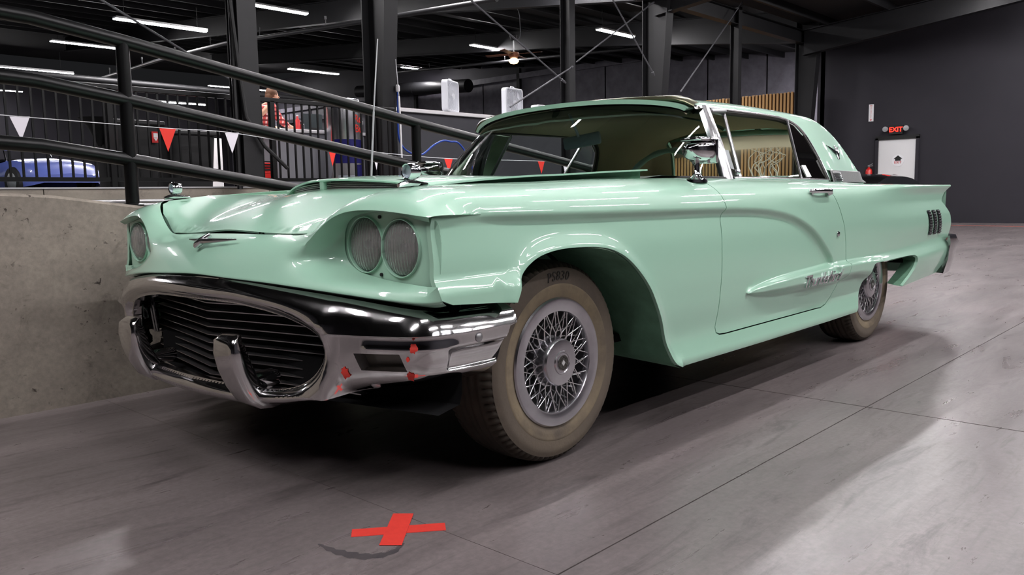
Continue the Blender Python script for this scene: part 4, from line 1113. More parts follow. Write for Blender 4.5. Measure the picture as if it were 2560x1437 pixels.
    G = [[sail(x, z, .016 if 0 < i < 3 else .0) for i, z in enumerate((.915,.918,.980,.984))] for x in np.linspace(-2.36,-2.975,14)]
    SB = cmb(MB().grid(G), 'sail_base_plate', 'sail_plate', mirror=mi, autosmooth=30)
    for k in range(6):
        z = .924+.009*k; cmb(MB().tube([sail(-2.385, z, .018), sail(-2.50, z, .018)], .0035, 6), 'plate_rib', 'chrome_trim', parent=SB, mirror=mi)
    bc = lambda dx, dz, o=.004: sail(-2.66+dx, 1.095+dz, o)
    mb = MB()
    for s, ln in ((1,.135),(-1,.115)):
        mb.grid([[bc(s*ln, .030,.002), bc(s*ln*.99, .031,.004), bc(s*ln, .032,.002)], [bc(s*ln*.55,.008,.004), bc(s*ln*.5,.016,.009), bc(s*ln*.5,.022,.004)], [bc(s*.012,-.018,.006), bc(s*.008,-.002,.014), bc(s*.012,.012,.006)], [bc(0,-.03,.006), bc(0,-.002,.016), bc(0,.014,.006)]])
    mb.tube([bc(0,.03,.008), bc(0,.012,.012), bc(0,-.012,.013), bc(0,-.035,.008)], [.006,.008,.010,.004], 8)
    for s in (-1, 1): mb.tube([bc(s*.004,-.02,.006), bc(s*.012,-.046,.004)], [.006,.003], 6)
    cmb(mb, 'bird_badge', 'chrome_trim', mirror=mi)
    # door handle, lock, mirror, fender sight
    def sp(x, z, o=0.): p = side(np.array([x]), np.array([z]))[0]; return np.array([p[0], p[1]+o, p[2]])
    mb = MB()
    P = [sp(-1.755,.888,.010), sp(-1.80,.888,.030), sp(-1.86,.886,.036), sp(-1.93,.885,.034), sp(-1.985,.884,.020)]
    mb.tube(crom(P, 14), [.006,.010,.012,.012,.012,.012,.012,.012,.012,.012,.013,.015,.014,.010], 10)
    mb.tube([sp(-1.965,.884,.028), sp(-1.955,.860,.006)], [.020,.016], 10); mb.tube([sp(-1.80,.886,.020), sp(-1.79,.874,.0)], [.010,.012], 10)
    cmb(mb, 'door_handle', 'chrome', parent=DOORS[int(mi)], mirror=mi)
    n = Matrix.Translation(sp(-2.055,.655,.001)) @ Matrix.Rotation(-math.pi/2, 4, 'X')
    cmb(MB().lathe([(.013,-.004),(.014,.003),(.011,.007),(.0001,.008)], 18, n), 'door_lock', 'chrome', parent=DOORS[int(mi)], mirror=mi)
    # fender sight: chrome ring with a clear disc on a small winged foot
    mb = MB(); fx, fy, fz = .515,.738,.909
    mb.tube([(fx+.05,fy,fz+.002),(fx+.015,fy,fz+.009),(fx-.06,fy,fz+.006)], [.006,.012,.004], 8).tube([(fx,fy,fz+.005),(fx,fy,fz+.02)], .008, 8)
    prof = [(.020,-.016),(.022,-.018),(.024,-.012),(.0245,.012),(.022,.020),(.019,.018),(.019,-.010)]
    M = Matrix.Translation((fx,fy,fz+.042)) @ Matrix(((0,0,1,0),(1,0,0,0),(0,1,0,0),(0,0,0,1)))
    mb.lathe(prof, 28, M, close=True)
    FS = cmb(mb, 'fender_sight', 'chrome', mirror=mi)
    cmb(MB().lathe([(.019,-.002),(.019,.006),(.0001,.009)], 24, M), 'sight_disc', 'mirror_back', parent=FS, mirror=mi)
# ---- wing mirrors (left one large in view, right one shows its top)
def mirror_at(mi):
    mb = MB(); c = Vector((-.862-(.10 if mi else 0),.862,.918))
    mb.lathe([(.052,-.004),(.050,.008),(.030,.018),(.016,.034),(.0125,.055),(.0145,.085),(.020,.10)], 28, Matrix.Translation(c) @ Matrix.Diagonal((1.25,.62,1,1)))
    MR = cmb(mb, 'wing_mirror', 'chrome', mirror=mi)
    # bowl-shaped head with a flat top shelf, face turned rearwards
    G = []
    secs = [(.072,.020,.014,.004),(.062,.046,.026,.0),(.035,.060,.034,-.002),(.0,.066,.039,-.002),(-.04,.068,.041,0),(-.055,.068,.041,0),(-.066,.066,.040,0)]
    for (dx, hw, hh, dz) in secs:
        row = []
        for k in range(28):
            an = 2*math.pi*k/28; ca, sa = math.cos(an), math.sin(an); e = .55 if sa > 0 else .8
            row.append(c+Vector((dx*.85, .78*hw*math.copysign(abs(ca)**.7, ca), .122+dz+hh*math.copysign(abs(sa)**e, sa))))
        row.append(row[0]); G.append(row)
    mb = MB().grid(G); mb.add([c+Vector((.078,0,.122))]+G[0][:-1], [(0, (i+1) % 28+1, i+1) for i in range(28)])
    mb.add([c+Vector((-.060,0,.122))]+G[-1][:-1], [(0, i+1, (i+1) % 28+1) for i in range(28)])
    mb.box(c+Vector((.0,0,.163)), (.10,.098,.012), bev=.005).box(c+Vector((.0,0,.170)), (.085,.07,.008), bev=.003)
    cmb(mb, 'mirror_head', 'chrome', parent=MR, mirror=mi, autosmooth=50)
    cmb(MB().box(c+Vector((-.062,0,.120)), (.016,.116,.098), bev=.006), 'mirror_back_rim', 'chrome', parent=MR, mirror=mi)
mirror_at(False); mirror_at(True)
# ---- nose emblem, door script, side louvres
em = lambda y, z, o=0.: (.772+o-.035*(y/.44)**2+(.757-z)*.62, y, z)
mb = MB()
mb.tube([em(-.118,.762,.004), em(-.05,.760,.010), em(0,.758,.014), em(.08,.760,.010), em(.185,.764,.003)], [.002,.006,.010,.007,.002], 8)
mb.tube([em(.014,.778,.004), em(.006,.768,.010), em(-.010,.756,.014), em(-.024,.746,.013), em(-.032,.741,.010)], [.008,.010,.012,.012,.009], 10)
cmb(mb, 'nose_emblem', 'chrome_trim')
tv, tf = text_mesh('Thunderbird', .098, .45, .004, .86, .0008)
LV = []
for v in tv:
    xx = -1.80-v.x; zz = .452+v.y*.80; LV.append((xx, float(side(np.array([xx]), np.array([.462]))[0, 1])+.004+v.z-.5*max(0,.452-zz)*.35, zz))
cpart('door_script', np.array(LV), tf, 'chrome_trim', None, parent=DOORS[0], smooth=False)
for mi in (False, True):
    for k in range(3):
        x0 = -3.555-.105*k; G = []
        for z in np.linspace(.735,.578,12):
            b = -.028*math.sin((z-.578)/.157*math.pi)*.4
            G.append([sp(x0+b+(.735-z)*-.17+dx, z, .004) for dx in (.0,-.07)])
        LO = cmb(MB().grid(G), 'side_louvre', 'louvre', mirror=mi)
        for z in np.linspace(.725,.59,9): cmb(MB().tube([sp(x0+(.735-z)*-.17-.003, z, .008), sp(x0+(.735-z)*-.17-.066, z, .008)], .0035, 5), 'louvre_rib', 'louvre', parent=LO, mirror=mi)
# ---- rear: deck lid, tail panel, lamps, bumper
G = []
for x in np.linspace(-2.90,-4.12,16):
    yg = float(YG(x)); zg = float(ZG(x)); G.append([(x, y, zg-.004+.012*(1-(y/yg)**2)) for y in np.linspace(-yg, yg, 17)])
cmb(MB().grid(G), 'deck_lid', 'paint', autosmooth=60)
mb = MB().grid([[(-4.06,y,.30),(-4.08,y,.62),(-4.10,y,.87)] for y in np.linspace(-.90,.90,9)])
cmb(mb, 'tail_panel', 'paint')
for mi in (False, True):
    for yy in (.58,.78):
        cmb(MB().lathe([(.085,-.02),(.085,.02),(.07,.03),(.06,.02),(.03,.035),(.0001,.04)], 28, Matrix.Translation((-4.09,yy,.665)) @ Matrix.Rotation(-math.pi/2, 4, 'Y')), 'tail_lamp', 'tail_red', mirror=mi)
RB = crom([(-.80,.955),(-3.98,.965),(-4.15,.955),(-4.26,.90),(-4.31,.70),(-4.33,0)][1:], 30)
for mi in (False, True):
    G = []
    for (x, y) in RB:
        k = 0 if x > -4.1 else 1
        G.append([(x+.05, y-.02, .560), (x+.0, y*1.0+.0, .555), (x-.055*k-.01, y+.004, .505), (x-.02*k, y, .46), (x+.02, y, .40), (x+.08, y-.01, .31), (x+.14, y-.03, .29)])
    cmb(MB().grid(G), 'rear_bumper', 'chrome_bumper', mirror=mi, autosmooth=40)
# ---- aerial
cmb(MB().tube([(-.525,-.80,.925),(-.527,-.80,.97),(-.56,-.80,1.33)], [.012,.0055,.005], 8).tube([(-.56,-.80,1.33),(-.60,-.80,1.69)], [.004,.003], 6), 'aerial', 'aerial')
# ---- interior
mb = MB().grid([[(x, y, z) for y in np.linspace(-.74,.74,9)] for x, z in ((-.66,.935),(-.80,.948),(-1.02,.945),(-1.10,.92),(-1.08,.70))])
cmb(mb, 'dashboard', 'dash')
mb = MB(); n = 48; cc = Vector((-1.33,.385,.905)); tl = Euler((0, math.radians(-28), 0)).to_matrix()
ringp = [cc+tl @ Vector((0, .205*math.cos(2*math.pi*k/n), .205*math.sin(2*math.pi*k/n))) for k in range(n)]
mb.tube(ringp, [.0125+.0025*(1 if (k//2) % 2 else 0) for k in range(n)], 10, closed=True)
mb.tube([cc+tl @ Vector((.02,-.19,0)), cc+tl @ Vector((.05,0,0)), cc+tl @ Vector((.02,.19,0))], [.012,.02,.012], 8).lathe([(.05,-.02),(.05,.02),(.0001,.03)], 20, Matrix.Translation(cc+Vector((.05,0,-.02))) @ Matrix.Rotation(math.radians(-118), 4, 'Y'))
mb.tube([cc+Vector((.05,0,-.02)), cc+Vector((.35,0,-.20))], .03, 10)
cmb(mb, 'steering_wheel', 'steering')
for yy in (.38,-.38):
    mb = MB().box((-1.62,yy,.50),(.56,.62,.22), bev=.06).box((-1.92,yy,.72),(.16,.60,.46), rot=(0,-.22,0), bev=.05)
    cmb(mb, 'front_seat', 'vinyl', autosmooth=40)
cmb(MB().box((-2.55,0,.50),(.5,1.2,.22), bev=.06).box((-2.62,0,.72),(.14,1.2,.40), bev=.05), 'rear_seat', 'vinyl', autosmooth=40)
cmb(MB().box((-1.6,0,.33),(2.4,1.5,.03)), 'cabin_floor', 'black_matte')
mb = MB().grid([[(-2.60,y,.905),(-2.98,y,.905)] for y in np.linspace(-.7,.7,5)]); cmb(mb, 'parcel_shelf', 'headliner')
mb = MB().box((-1.21,.015,1.150),(.022,.215,.062), rot=(.10,.12,.12), bev=.012).tube([(-1.19,.01,1.17),(-1.13,.0,1.28)], .007, 8)
cmb(mb, 'inside_mirror', 'mirror_back')
q = [wpt(int(round(i)), t) for i, t in ((20.6,.80),(19.2,.80),(19.4,.87),(20.8,.87))]
cmb(MB().add([(p[0]+.003, -p[1]-.002, p[2]) for p in q], [(0,1,2,3)]), 'windscreen_sticker', 'white_label', parent=WSO)
far_lamps = [(-6.81,-9.21,-19.0,5.39,'long bright strip lamp nearest the top left corner, over the raised floor'),(-8.75,-11.15,-29.1,6.44,'bright strip lamp ending at the first railing post'),(-4.2,-7.36,-23.5,4.58,'bright strip lamp cut by the left edge of the picture, upper one'),(-9.49,-11.37,-17.45,5.91,'bright strip lamp at the top edge right of the steel post'),(-17.1,-19.5,-27.4,6.12,'bright strip lamp left of the tapered column, below the beam'),(-14.35,-16.76,-33.9,5.2,'bright strip lamp low behind the balusters, above the red pennant'),(-18.27,-20.11,-17.98,5.96,'bright strip lamp beside the ceiling fan'),(-16.99,-18.62,-11.65,5.40,'bright strip lamp near the slim post above the roof'),(-24.3,-26.7,-47.9,8.09,'small distant strip lamp left of the steel post'),(-12.5,-14.9,-52.3,7.39,'small distant strip lamp at the left edge, lower one'),(-26.4,-27.6,-46.5,7.9,'small distant strip lamp just right of the steel post'),(-26.6,-27.9,-31.6,7.6,'small distant strip lamp right of the tapered column')]
for x0, x1, y, z, lab in far_lamps: strip_lamp(x0, x1, y, z, lab, 'tube_far', 'strip lamps over the raised floor')
for x0, x1, y, z in ((-2.8,-5.2,-9.6,5.4),(-7,-9.4,-9.2,5.5),(-11,-13.4,-8.8,5.5),(3,.6,-16,5.6),(-22.5,-24.9,-8.4,5.2),(-25.2,-27.6,-9.3,5.3)):  # unseen lamps added to brighten the far wall and its bay
    strip_lamp(x0, x1, y, z+.1, 'unseen strip lamp added over the raised floor as fill light', 'tube_far', 'strip lamps over the raised floor')
for y, z, xs_ in ((-1.2,5.2,(4.6,)),(-2.7,5.28,(-17.4,-14,-10.5,-7,-3.5)),(-.6,5.3,(-19.75,)),(.3,5.35,(-13,-7.4,-3.6,4.2)),(1.6,5.45,(-19.75,)),(3.2,5.6,(-19.7,-10.6,-6.8,-3,.8,4.6)),(6.6,5.9,(-14.4,-10.6,-6.8,-3,.8)),(9.6,6.1,(-10.6,-6.8,-3,.8))):  # rows follow the reflections; front lamp and outer rows added to brighten nose and side
    for x in xs_: strip_lamp(x+1.2, x-1.2, y, z, 'strip lamp hung above the car bay, outside the picture', 'tube_light', 'strip lamps over the car bay')
# ================================================================== railings and fence
t = thing('ramp_railing', 'black three-rail pipe railing sloping along the concrete ramp wall', 'railing', (0.42,-1.385,.86))
for dz0, xe in ((.755,-6),(.490,-6),(.215,-6)):
    P = [(4.2,0,topz(4.2)+dz0-.86)]+[(x-.42,0,(topz(x) if x > -5.2 else .02)+dz0-.86) for x in (2.2,1.05,.80,.42,-1.35,-3.2,-5)]
    MB().tube([(4.5-.42,0,P[0][2])]+P[1:], .0315, 16).put('rail', 'rail_black', t, autosmooth=40)
for x in (2.35,.42,-1.34,-3.1,-4.9):
    MB().tube([(x-.42,0,topz(x)-.87),(x-.42,0,topz(x)+.755-.86)], .030, 16).put('post', 'rail_black', t, autosmooth=40)
    MB().lathe([(.05,0),(.05,.008),(.034,.014)], 20, Matrix.Translation((x-.42,0,topz(x)-.86))).put('foot_flange', 'rail_black', t, autosmooth=40)
t = thing('baluster_fence', 'black metal fence with thin upright balusters along the raised floor edge', 'fence', (-2,-6.0,1.03))
MB().box((.5,0,.985),(6.9,.06,.05),bev=.006).put('top_rail', 'rail_black', t)
MB().box((.5,0,.08),(6.9,.04,.04)).put('bottom_rail', 'rail_black', t)
first = None
for i in range(84):
    x = 3.95-.108*i
    if x < -2.9: break
    if first is None: first = o = MB().box((0,0,.52),(.019,.019,.88)).put('baluster', 'rail_black', t)
    else: o = first.copy(); COL.objects.link(o); o.parent = t
    o.location = (x,0,0)
for x in (3.0,.66,-1.15,-2.95): MB().box((x,0,.49),(.06,.06,.98),bev=.005).put('fence_post', 'rail_black', t)
# ================================================================== pennants
t = thing('pennant_string', 'red and white triangular pennants on a white cord strung before the baluster fence', 'pennants', (-2,-5.40,1.5))
pp = [(.9,1.72),(-.32,1.675),(-.49,1.668),(-1.85,1.627),(-2.56,1.612),(-3.86,1.47),(-4.51,1.452),(-5.76,1.40),(-7.71,1.40),(-8.31,1.37),(-8.98,1.36),(-10,1.36)]
pf = lambda x, z: (2.077+(x-2.077)*.9475, .891+(z-.891)*.9475)
pp = [pf(x, z) for x, z in pp]
cp_ = crom([(x+2,0,z-1.5) for x, z in pp], 60)
MB().tube(cp_, .004, 5).put('cord', 'cord_white', t)
for x, w, h, c in ((-.49,.165,.21,'pennant_white'),(-1.85,.175,.235,'pennant_red'),(-2.56,.165,.22,'pennant_white'),(-3.86,.115,.20,'pennant_red'),(-4.51,.105,.22,'pennant_white'),(-5.76,.16,.19,'pennant_red'),(-7.71,.16,.19,'pennant_red'),(-8.31,.14,.19,'pennant_white'),(-8.98,.16,.19,'pennant_red')):
    x = pf(x, 0)[0]; w *= .95; h *= .95
    z = float(np.interp(-x, [-a for a, b in pp], [b for a, b in pp]))-1.5; ti = random.uniform(-.012,.012)
    MB().prism([(x+2-w/2,z+.004),(x+2+w/2,z-.004),(x+2+ti,z-h)], -.0015, .0015, axis=1).put('pennant', c, t)
# ================================================================== low wall with box fans
struct(MB().box((-10.3,-8.0,1.64),(7.5,.16,1.22)), 'wall_partition', 'partition')
struct(MB().box((-10.3,-8.0,2.28),(7.6,.30,.06),bev=.008), 'trim_2', 'cap_white')
struct(MB().box((-6.52,-9.6,1.64),(.16,3.1,1.22)).box((-6.52,-9.6,2.28),(.26,3.1,.06)), 'trim_3', 'partition')
def box_fan(x, y, z, rz, lab):
    t = thing('box_fan', lab, 'fan', (x,y,z), 'box fans on the low wall', rz)
    mb = MB(); a, b = .265,.225
    def rr(s, r, yy): return [(sx*(s-r)+r*math.cos(an), yy, .275+sz*(s-r)+r*math.sin(an)) for sx, sz, a0 in ((1,1,0),(-1,1,90),(-1,-1,180),(1,-1,270)) for an in np.radians(np.linspace(a0, a0+90, 6))]
    rows = [rr(.245,.05,-.06), rr(.265,.06,-.05), rr(.265,.06,.05), rr(.245,.05,.06), rr(.235,.05,.05), rr(.235,.05,-.05), rr(.245,.05,-.06)]
    mb.grid([r+[r[0]] for r in rows]); mb.put('housing', 'white_plastic', t, autosmooth=40)
    for s in (-1, 1):
        g = MB()
        for k in range(15):
            xx = -.21+.03*k; g.box((xx, s*.052, .275),(.005,.006,.47))
        for rr_ in (.06,.235): g.tube([(rr_*math.cos(q), s*.054, .275+rr_*math.sin(q)) for q in np.linspace(0, 2*math.pi, 24, endpoint=False)], .004, 5, closed=True)
        g.put('guard', 'fan_grille', t)
    MB().lathe([(.05,0),(.045,.012),(.0001,.015)], 20, Matrix.Translation((0,.055,.275)) @ Matrix.Rotation(-math.pi/2, 4, 'X')).put('hub_badge', 'white_plastic', t)
    mb = MB()
    for k in range(5):
        q = 2*math.pi*k/5; c, s = math.cos(q), math.sin(q)
        mb.add([(.04*c,-.02,.275+.04*s),(.20*math.cos(q-.35),-.03,.275+.20*math.sin(q-.35)),(.20*math.cos(q+.35),.03,.275+.20*math.sin(q+.35)),(.05*math.cos(q+.5),.02,.275+.05*math.sin(q+.5))], [(0,1,2,3)])
    mb.put('blades', 'fan_grille', t)
    MB().tube([(-.06,0,.54),(-.05,0,.565),(.05,0,.565),(.06,0,.54)], .008, 6).put('handle', 'white_plastic', t)
box_fan(-7.85,-8.0,2.31,.42, 'white box fan on the low wall, farther from the car roof'); box_fan(-9.42,-8.0,2.31,.10, 'white box fan on the low wall, partly behind the windscreen top')
t = thing('white_box', 'small flat white box on the low wall behind the car roof', 'box', (-10.35,-8,2.31))
MB().box((0,0,.14),(.62,.2,.28),bev=.02).put('carton', 'white_plastic', t); MB().box((-.32,0,.14),(.02,.16,.22)).put('end_flap', 'fan_grille', t)
# hose and pole on the tapered column
t = thing('blue_hose', 'blue air hose hanging from the column and looping to the right', 'hose', (-5.55,-6.6,1.03))
MB().tube(crom([(.02,0,1.33),(.03,0,1.0),(.03,0,.70),(-.07,-.02,.55),(-.26,-.04,.47),(-.45,-.05,.47),(-.66,-.05,.60),(-.86,-.05,.68),(-1.02,-.05,.67),(-1.17,-.05,.66),(-1.34,-.05,.50),(-1.5,-.05,.2)], 60), .014, 8).put('hose', 'hose_blue', t, autosmooth=60)
MB().lathe([(.02,0),(.03,.02),(.03,.08),(.015,.10)], 14, Matrix.Translation((.02,0,1.32))).put('hose_fitting', 'cap_white', t, autosmooth=30)
t = thing('white_pole', 'thin white pole standing beside the blue hose', 'pole', (-5.50,-6.52,1.03))
MB().tube([(0,0,0),(.01,0,.95),(.02,0,1.25)], .014, 8).put('lower_tube', 'cap_white', t, autosmooth=40); MB().tube([(.02,0,1.25),(.06,0,1.75)], .008, 8).put('upper_tube', 'galv', t, autosmooth=40)
# ================================================================== brace rods, pipes, duct, ceiling fan
rods = [((-7.97,2.31),(-9.62,3.12),'pale brace rod running up to the slim post from the box fan'),((-6.4,4.25),(-9.5,2.83),'dark brace rod running down to the slim post'),((-10.3,4.9),(-12.22,3.2),'brace rod running down to the tapered column over the roof'),((-9.80,3.22),(-12.3,4.64),'brace rod crossing beside the strip lamp'),((-13.2,2.96),(-15.85,5.18),'brace rod running up to the post left of the slats'),((-1.3,3.2),(-3.4,2.18),'brace rod crossing in front of the long strip lamp')]
for (xa, za), (xb, zb_), lab in rods:
    t = thing('brace_rod', lab, 'rod', ((xa+xb)/2,-6.72-.07*(rods.index(((xa,za),(xb,zb_),lab)) % 2),(za+zb_)/2), 'brace rods between the columns'); cx, cz = (xa+xb)/2, (za+zb_)/2
    MB().tube([(xa-cx,0,za-cz),(xb-cx,0,zb_-cz)], .014, 8).put('rod', 'rod_grey', t, autosmooth=40)
    MB().tube([((xb-cx)*.93,0,(zb_-cz)*.93),((xb-cx)*.98,0,(zb_-cz)*.98)], .022, 8).put('turnbuckle', 'rod_grey', t)
def pipe(P, r, lab, drops=()):
    c = Vector(P[0]); t = thing('sprinkler_pipe', lab, 'pipe', tuple(c), 'ceiling sprinkler pipes')
    MB().tube([Vector(p)-c for p in P], r, 10).put('run', 'pipe_black', t, autosmooth=40)
    Q = [Vector(p) for p in P]
    for k in range(len(Q)-1):
        for s in (.3,.8):
            q = Q[k].lerp(Q[k+1], s)-c
            MB().tube([q, q+Vector((0,0,.16))], .012, 6).tube([q+Vector((0,0,.16)), q+Vector((0,0,.22))], .025, 6).put('sprinkler_head', 'pipe_black', t)
pipe([(-8,-23.76,4.48),(-8,-19.43,4.56),(-8,-15.78,4.53),(-8,-10.77,4.25),(-8,-7.0,4.06)], .045, 'dark pipe running across behind the steel post and tapered column')
pipe([(-20,-24.5,5.93),(-20,-21.48,5.78),(-20,-10.08,5.26),(-20,-7.1,5.10)], .05, 'dark pipe running along above the far wall panels')
pipe([(1,-20,4.05),(-16.5,-20,3.95)], .09, 'dark pipe crossing above the baluster fence top rail')
pipe([(-15,1.4,5.0),(-20.6,1.4,4.95)], .03, 'thin pipe under the ceiling above the exit wall')
pipe([(1.2,-7.6,4.6),(-1.5,-7.4,3.6),(-1.9,-14,3.9)], .07, 'thick dark pipe in the upper left corner')
t = thing('air_duct', 'big round black air duct along the far wall', 'duct', (-28.2,-31.5,6.6))
MB().tube([(0,-6,.45),(0,3.2,-.12)], .34, 24).put('duct_run', 'steel_black', t, autosmooth=40)
for y in (-4,-1,2): MB().tube([(0,y,.45-(y+6)*.062),(0,y+.08,.45-(y+6.08)*.062)], .355, 24).put('duct_collar', 'steel_black', t, autosmooth=40)
t = thing('ceiling_fan', 'brown ceiling fan with a warm round light hanging from the roof', 'ceiling fan', (-13.85,-12,4.45))
MB().tube([(0,0,.05),(0,0,.34)], .018, 10).put('down_rod', 'galv', t, autosmooth=40); MB().lathe([(.06,.34),(.08,.38),(.10,.46),(.06,.50)], 20).put('canopy', 'steel_black', t, autosmooth=40)
MB().lathe([(.05,.06),(.13,.04),(.15,-.02),(.11,-.08),(.05,-.09)], 24).put('motor', 'fan_blade', t, autosmooth=40)
gl = MB().lathe([(.05,-.09),(.12,-.13),(.13,-.18),(.09,-.23),(.0001,-.25)], 24).put('globe', 'fan_globe', t, autosmooth=60)
for k in range(4):
    q = .35+math.pi/2*k; o = MB().box((.45,0,0),(.62,.14,.008),rot=(.16,0,0),bev=.002).put('blade', 'fan_blade', t); o.rotation_euler = (0,0,q)
t = thing('conduit_loop', 'thin flexible conduit looping down to the ceiling fan', 'conduit', (-14,-12,4.95))
MB().tube(crom([(.6,0,.75),(.33,0,.72),(-.04,0,.62),(-.11,0,.28),(-.10,0,-.05),(.10,0,-.14)], 24), .010, 6).put('conduit', 'rod_grey', t)
# ================================================================== rear wall: door, exit sign, extinguisher, sign
t = struct(MB().box((-20.985,-4.90,1.075),(.05,.98,2.19)).box((-20.97,-4.90,1.07),(.06,.92,2.12)), 'door_1', 'door_white')
MB().box((-20.955,-5.41,1.09),(.08,.07,2.25)).put('jamb', 'wall_black', t); MB().box((-20.955,-4.39,1.09),(.08,.07,2.25)).put('jamb', 'wall_black', t); MB().box((-20.955,-4.90,2.22),(.08,1.09,.10)).put('head_jamb', 'sign_black', t)
XR = Matrix(((0,0,1),(1,0,0),(0,1,0)))    # text plane facing +x
def wall_text(s, size, loc, m, parent, name='lettering', rot=0., spacing=1.):
    tv, tf = text_mesh(s, size, 0, .002, spacing); c, sn = math.cos(rot), math.sin(rot)
    V = [Vector((loc[0]+v.z, loc[1]+(v.x*c-v.y*sn), loc[2]+(v.x*sn+v.y*c))) for v in tv]
    return put(name, V, tf, m, parent)
MB().lathe([(.155,0),(.155,.006),(.0001,.007)], 28, Matrix.Translation((-20.938,-4.86,1.62)) @ Matrix.Rotation(math.pi/2, 4, 'Y')).put('door_sign', 'sign_white', t)
MB().prism([(-4.97,1.66),(-4.75,1.66),(-4.86,1.75)], -20.930, -20.926, axis=0).put('sign_arrow', 'sign_black', t)
MB().box((-20.93,-4.86,1.635),(.006,.14,.05)).put('sign_bar', 'sign_black', t)
wall_text('EXIT', .09, (-20.927,-4.86,1.565), 'sign_red', t)
t = thing('exit_sign', 'glowing red exit sign with two lamp heads above the white door', 'exit sign', (-20.95,-4.92,2.28))
MB().box((.04,0,.135),(.08,.34,.24),bev=.01).put('sign_box', 'sign_black', t)
wall_text('EXIT', .175, (.085,.0,.135), 'exit_red', t, spacing=.95)
for s in (-1, 1):
    MB().lathe([(.03,-.04),(.065,.0),(.07,.05),(.0001,.055)], 18, Matrix.Translation((.06,.26*s,.16)) @ Matrix.Rotation(.9*-s, 4, 'X') @ Matrix.Rotation(math.pi/2, 4, 'Y')).put('lamp_head', 'galv', t, autosmooth=40)
    MB().tube([(.04,.15*s,.13),(.05,.22*s,.15)], .015, 6).put('lamp_arm', 'sign_black', t)
t = thing('fire_extinguisher', 'red fire extinguisher hanging on the black wall left of the door', 'extinguisher', (-20.88,-5.58,1.05))
MB().lathe([(.06,0),(.085,.02),(.088,.30),(.07,.36),(.03,.39),(.03,.42)], 24).put('cylinder', 'ext_red', t, autosmooth=40)
MB().lathe([(.0886,.08),(.0892,.09),(.0892,.22),(.0886,.23)], 24).put('label_band', 'white_label', t, autosmooth=40)
MB().box((0,0,.44),(.03,.05,.05)).tube([(0,.0,.46),(.02,.10,.50)], .012, 6).tube([(0,0,.44),(.02,.11,.45)], .010, 6).put('handle', 'galv', t)
MB().tube(crom([(.03,0,.43),(.06,-.06,.40),(.08,-.10,.28),(.06,-.11,.12)], 14), .012, 6).put('hose', 'rubber_black', t)
t = thing('wall_sign', 'narrow upright white sign with red lettering above the fire extinguisher', 'sign', (-20.985,-5.60,2.68))
MB().box((0,0,.225),(.02,.125,.45),bev=.004).put('plate', 'sign_white', t)
wall_text('FIRE', .035, (.012,0,.41), 'sign_red', t)
for k, ch in enumerate('EXTINGUISHER'): wall_text(ch, .03, (.012,0,.375-.026*k), 'sign_red', t)
MB().prism([(-.03,.055),(.03,.055),(0,.015)], .011, .014, axis=0).put('arrow', 'sign_red', t)
# wood slat wall in the corner
WSL = struct(MB().box((-20.62,-9.6,2.31),(.06,4.9,2.58)), 'wall_slats', 'wood_back')
first = None
for i in range(46):
    y = -7.20-.106*i
    if first is None: first = o = MB().box((0,0,2.31),(.04,.062,2.60),bev=.004).put('slat', 'wood_slat', WSL)
    else: o = first.copy(); COL.objects.link(o); o.parent = WSL
    o.location = (-20.57,y,.02*random.random())
# branch display in a trough before the slats, seen through the car windows
t = thing('branch_display', 'tall pale bare branches with dark foliage before the wood slats', 'plant', (-17,-6.75,0))
MB().box((0,0,1.12),(.4,1.0,.24),bev=.02).put('trough', 'partition', t)
MB().box((0,0,.5),(.36,.9,1.0)).put('pedestal', 'partition', t)
for k in range(12):
    y0 = random.uniform(-.4,.4); P = [(random.uniform(-.1,.1), y0+random.uniform(-.10,.10)*i, 1.1+.20*i) for i in range(6)]
    MB().tube(crom(P, 10), [.016-.0012*i for i in range(10)], 5).put('branch', 'branch', t)
mb = MB()
for k in range(160):
    c = Vector((random.uniform(-.25,.25), random.uniform(-.55,.55), random.uniform(1.95,2.3))); d = Vector((random.uniform(-1,1), random.uniform(-1,1), random.uniform(-.6,.6))).normalized()*.09; e = d.orthogonal().normalized()*.025
    mb.add([c-d, c+e, c+d, c-e], [(0,1,2,3)])
mb.put('foliage', 'leaf', t, kind='stuff')
# ================================================================== floor marks
t = thing('tape_cross', 'red tape cross stuck on the concrete floor in front of the car', 'tape', (.722,.885,0))
def strip(p, q, w):
    a, b = Vector((*p,0)), Vector((*q,0)); n = (b-a).cross(Vector((0,0,1))).normalized()*w/2
    return [a+n, a-n, b-n, b+n]
for nm, p, q, z, w in (('tape_strip',(.100,-.075),(-.094,.083),.0012,.05),('tape_strip',(-.077,-.073),(.082,.066),.0024,.058)):
    V = strip(p, q, w); MB().add([v+Vector((0,0,z)) for v in V]+[v+Vector((0,0,z-.001)) for v in V], [(0,1,2,3),(7,6,5,4),(0,4,5,1),(1,5,6,2),(2,6,7,3),(3,7,4,0)]).put(nm, 'tape_red', t)
t = thing('floor_line', 'faded orange tape line on the floor along the rear wall', 'tape', (-19.2,-1,0))
for y0, y1 in ((-3.4,.2),(.5,3.6),(3.8,9)): MB().box((0,(y0+y1)/2+1,.0012),(.06,y1-y0,.0016)).put('tape_strip', 'tape_orange', t)
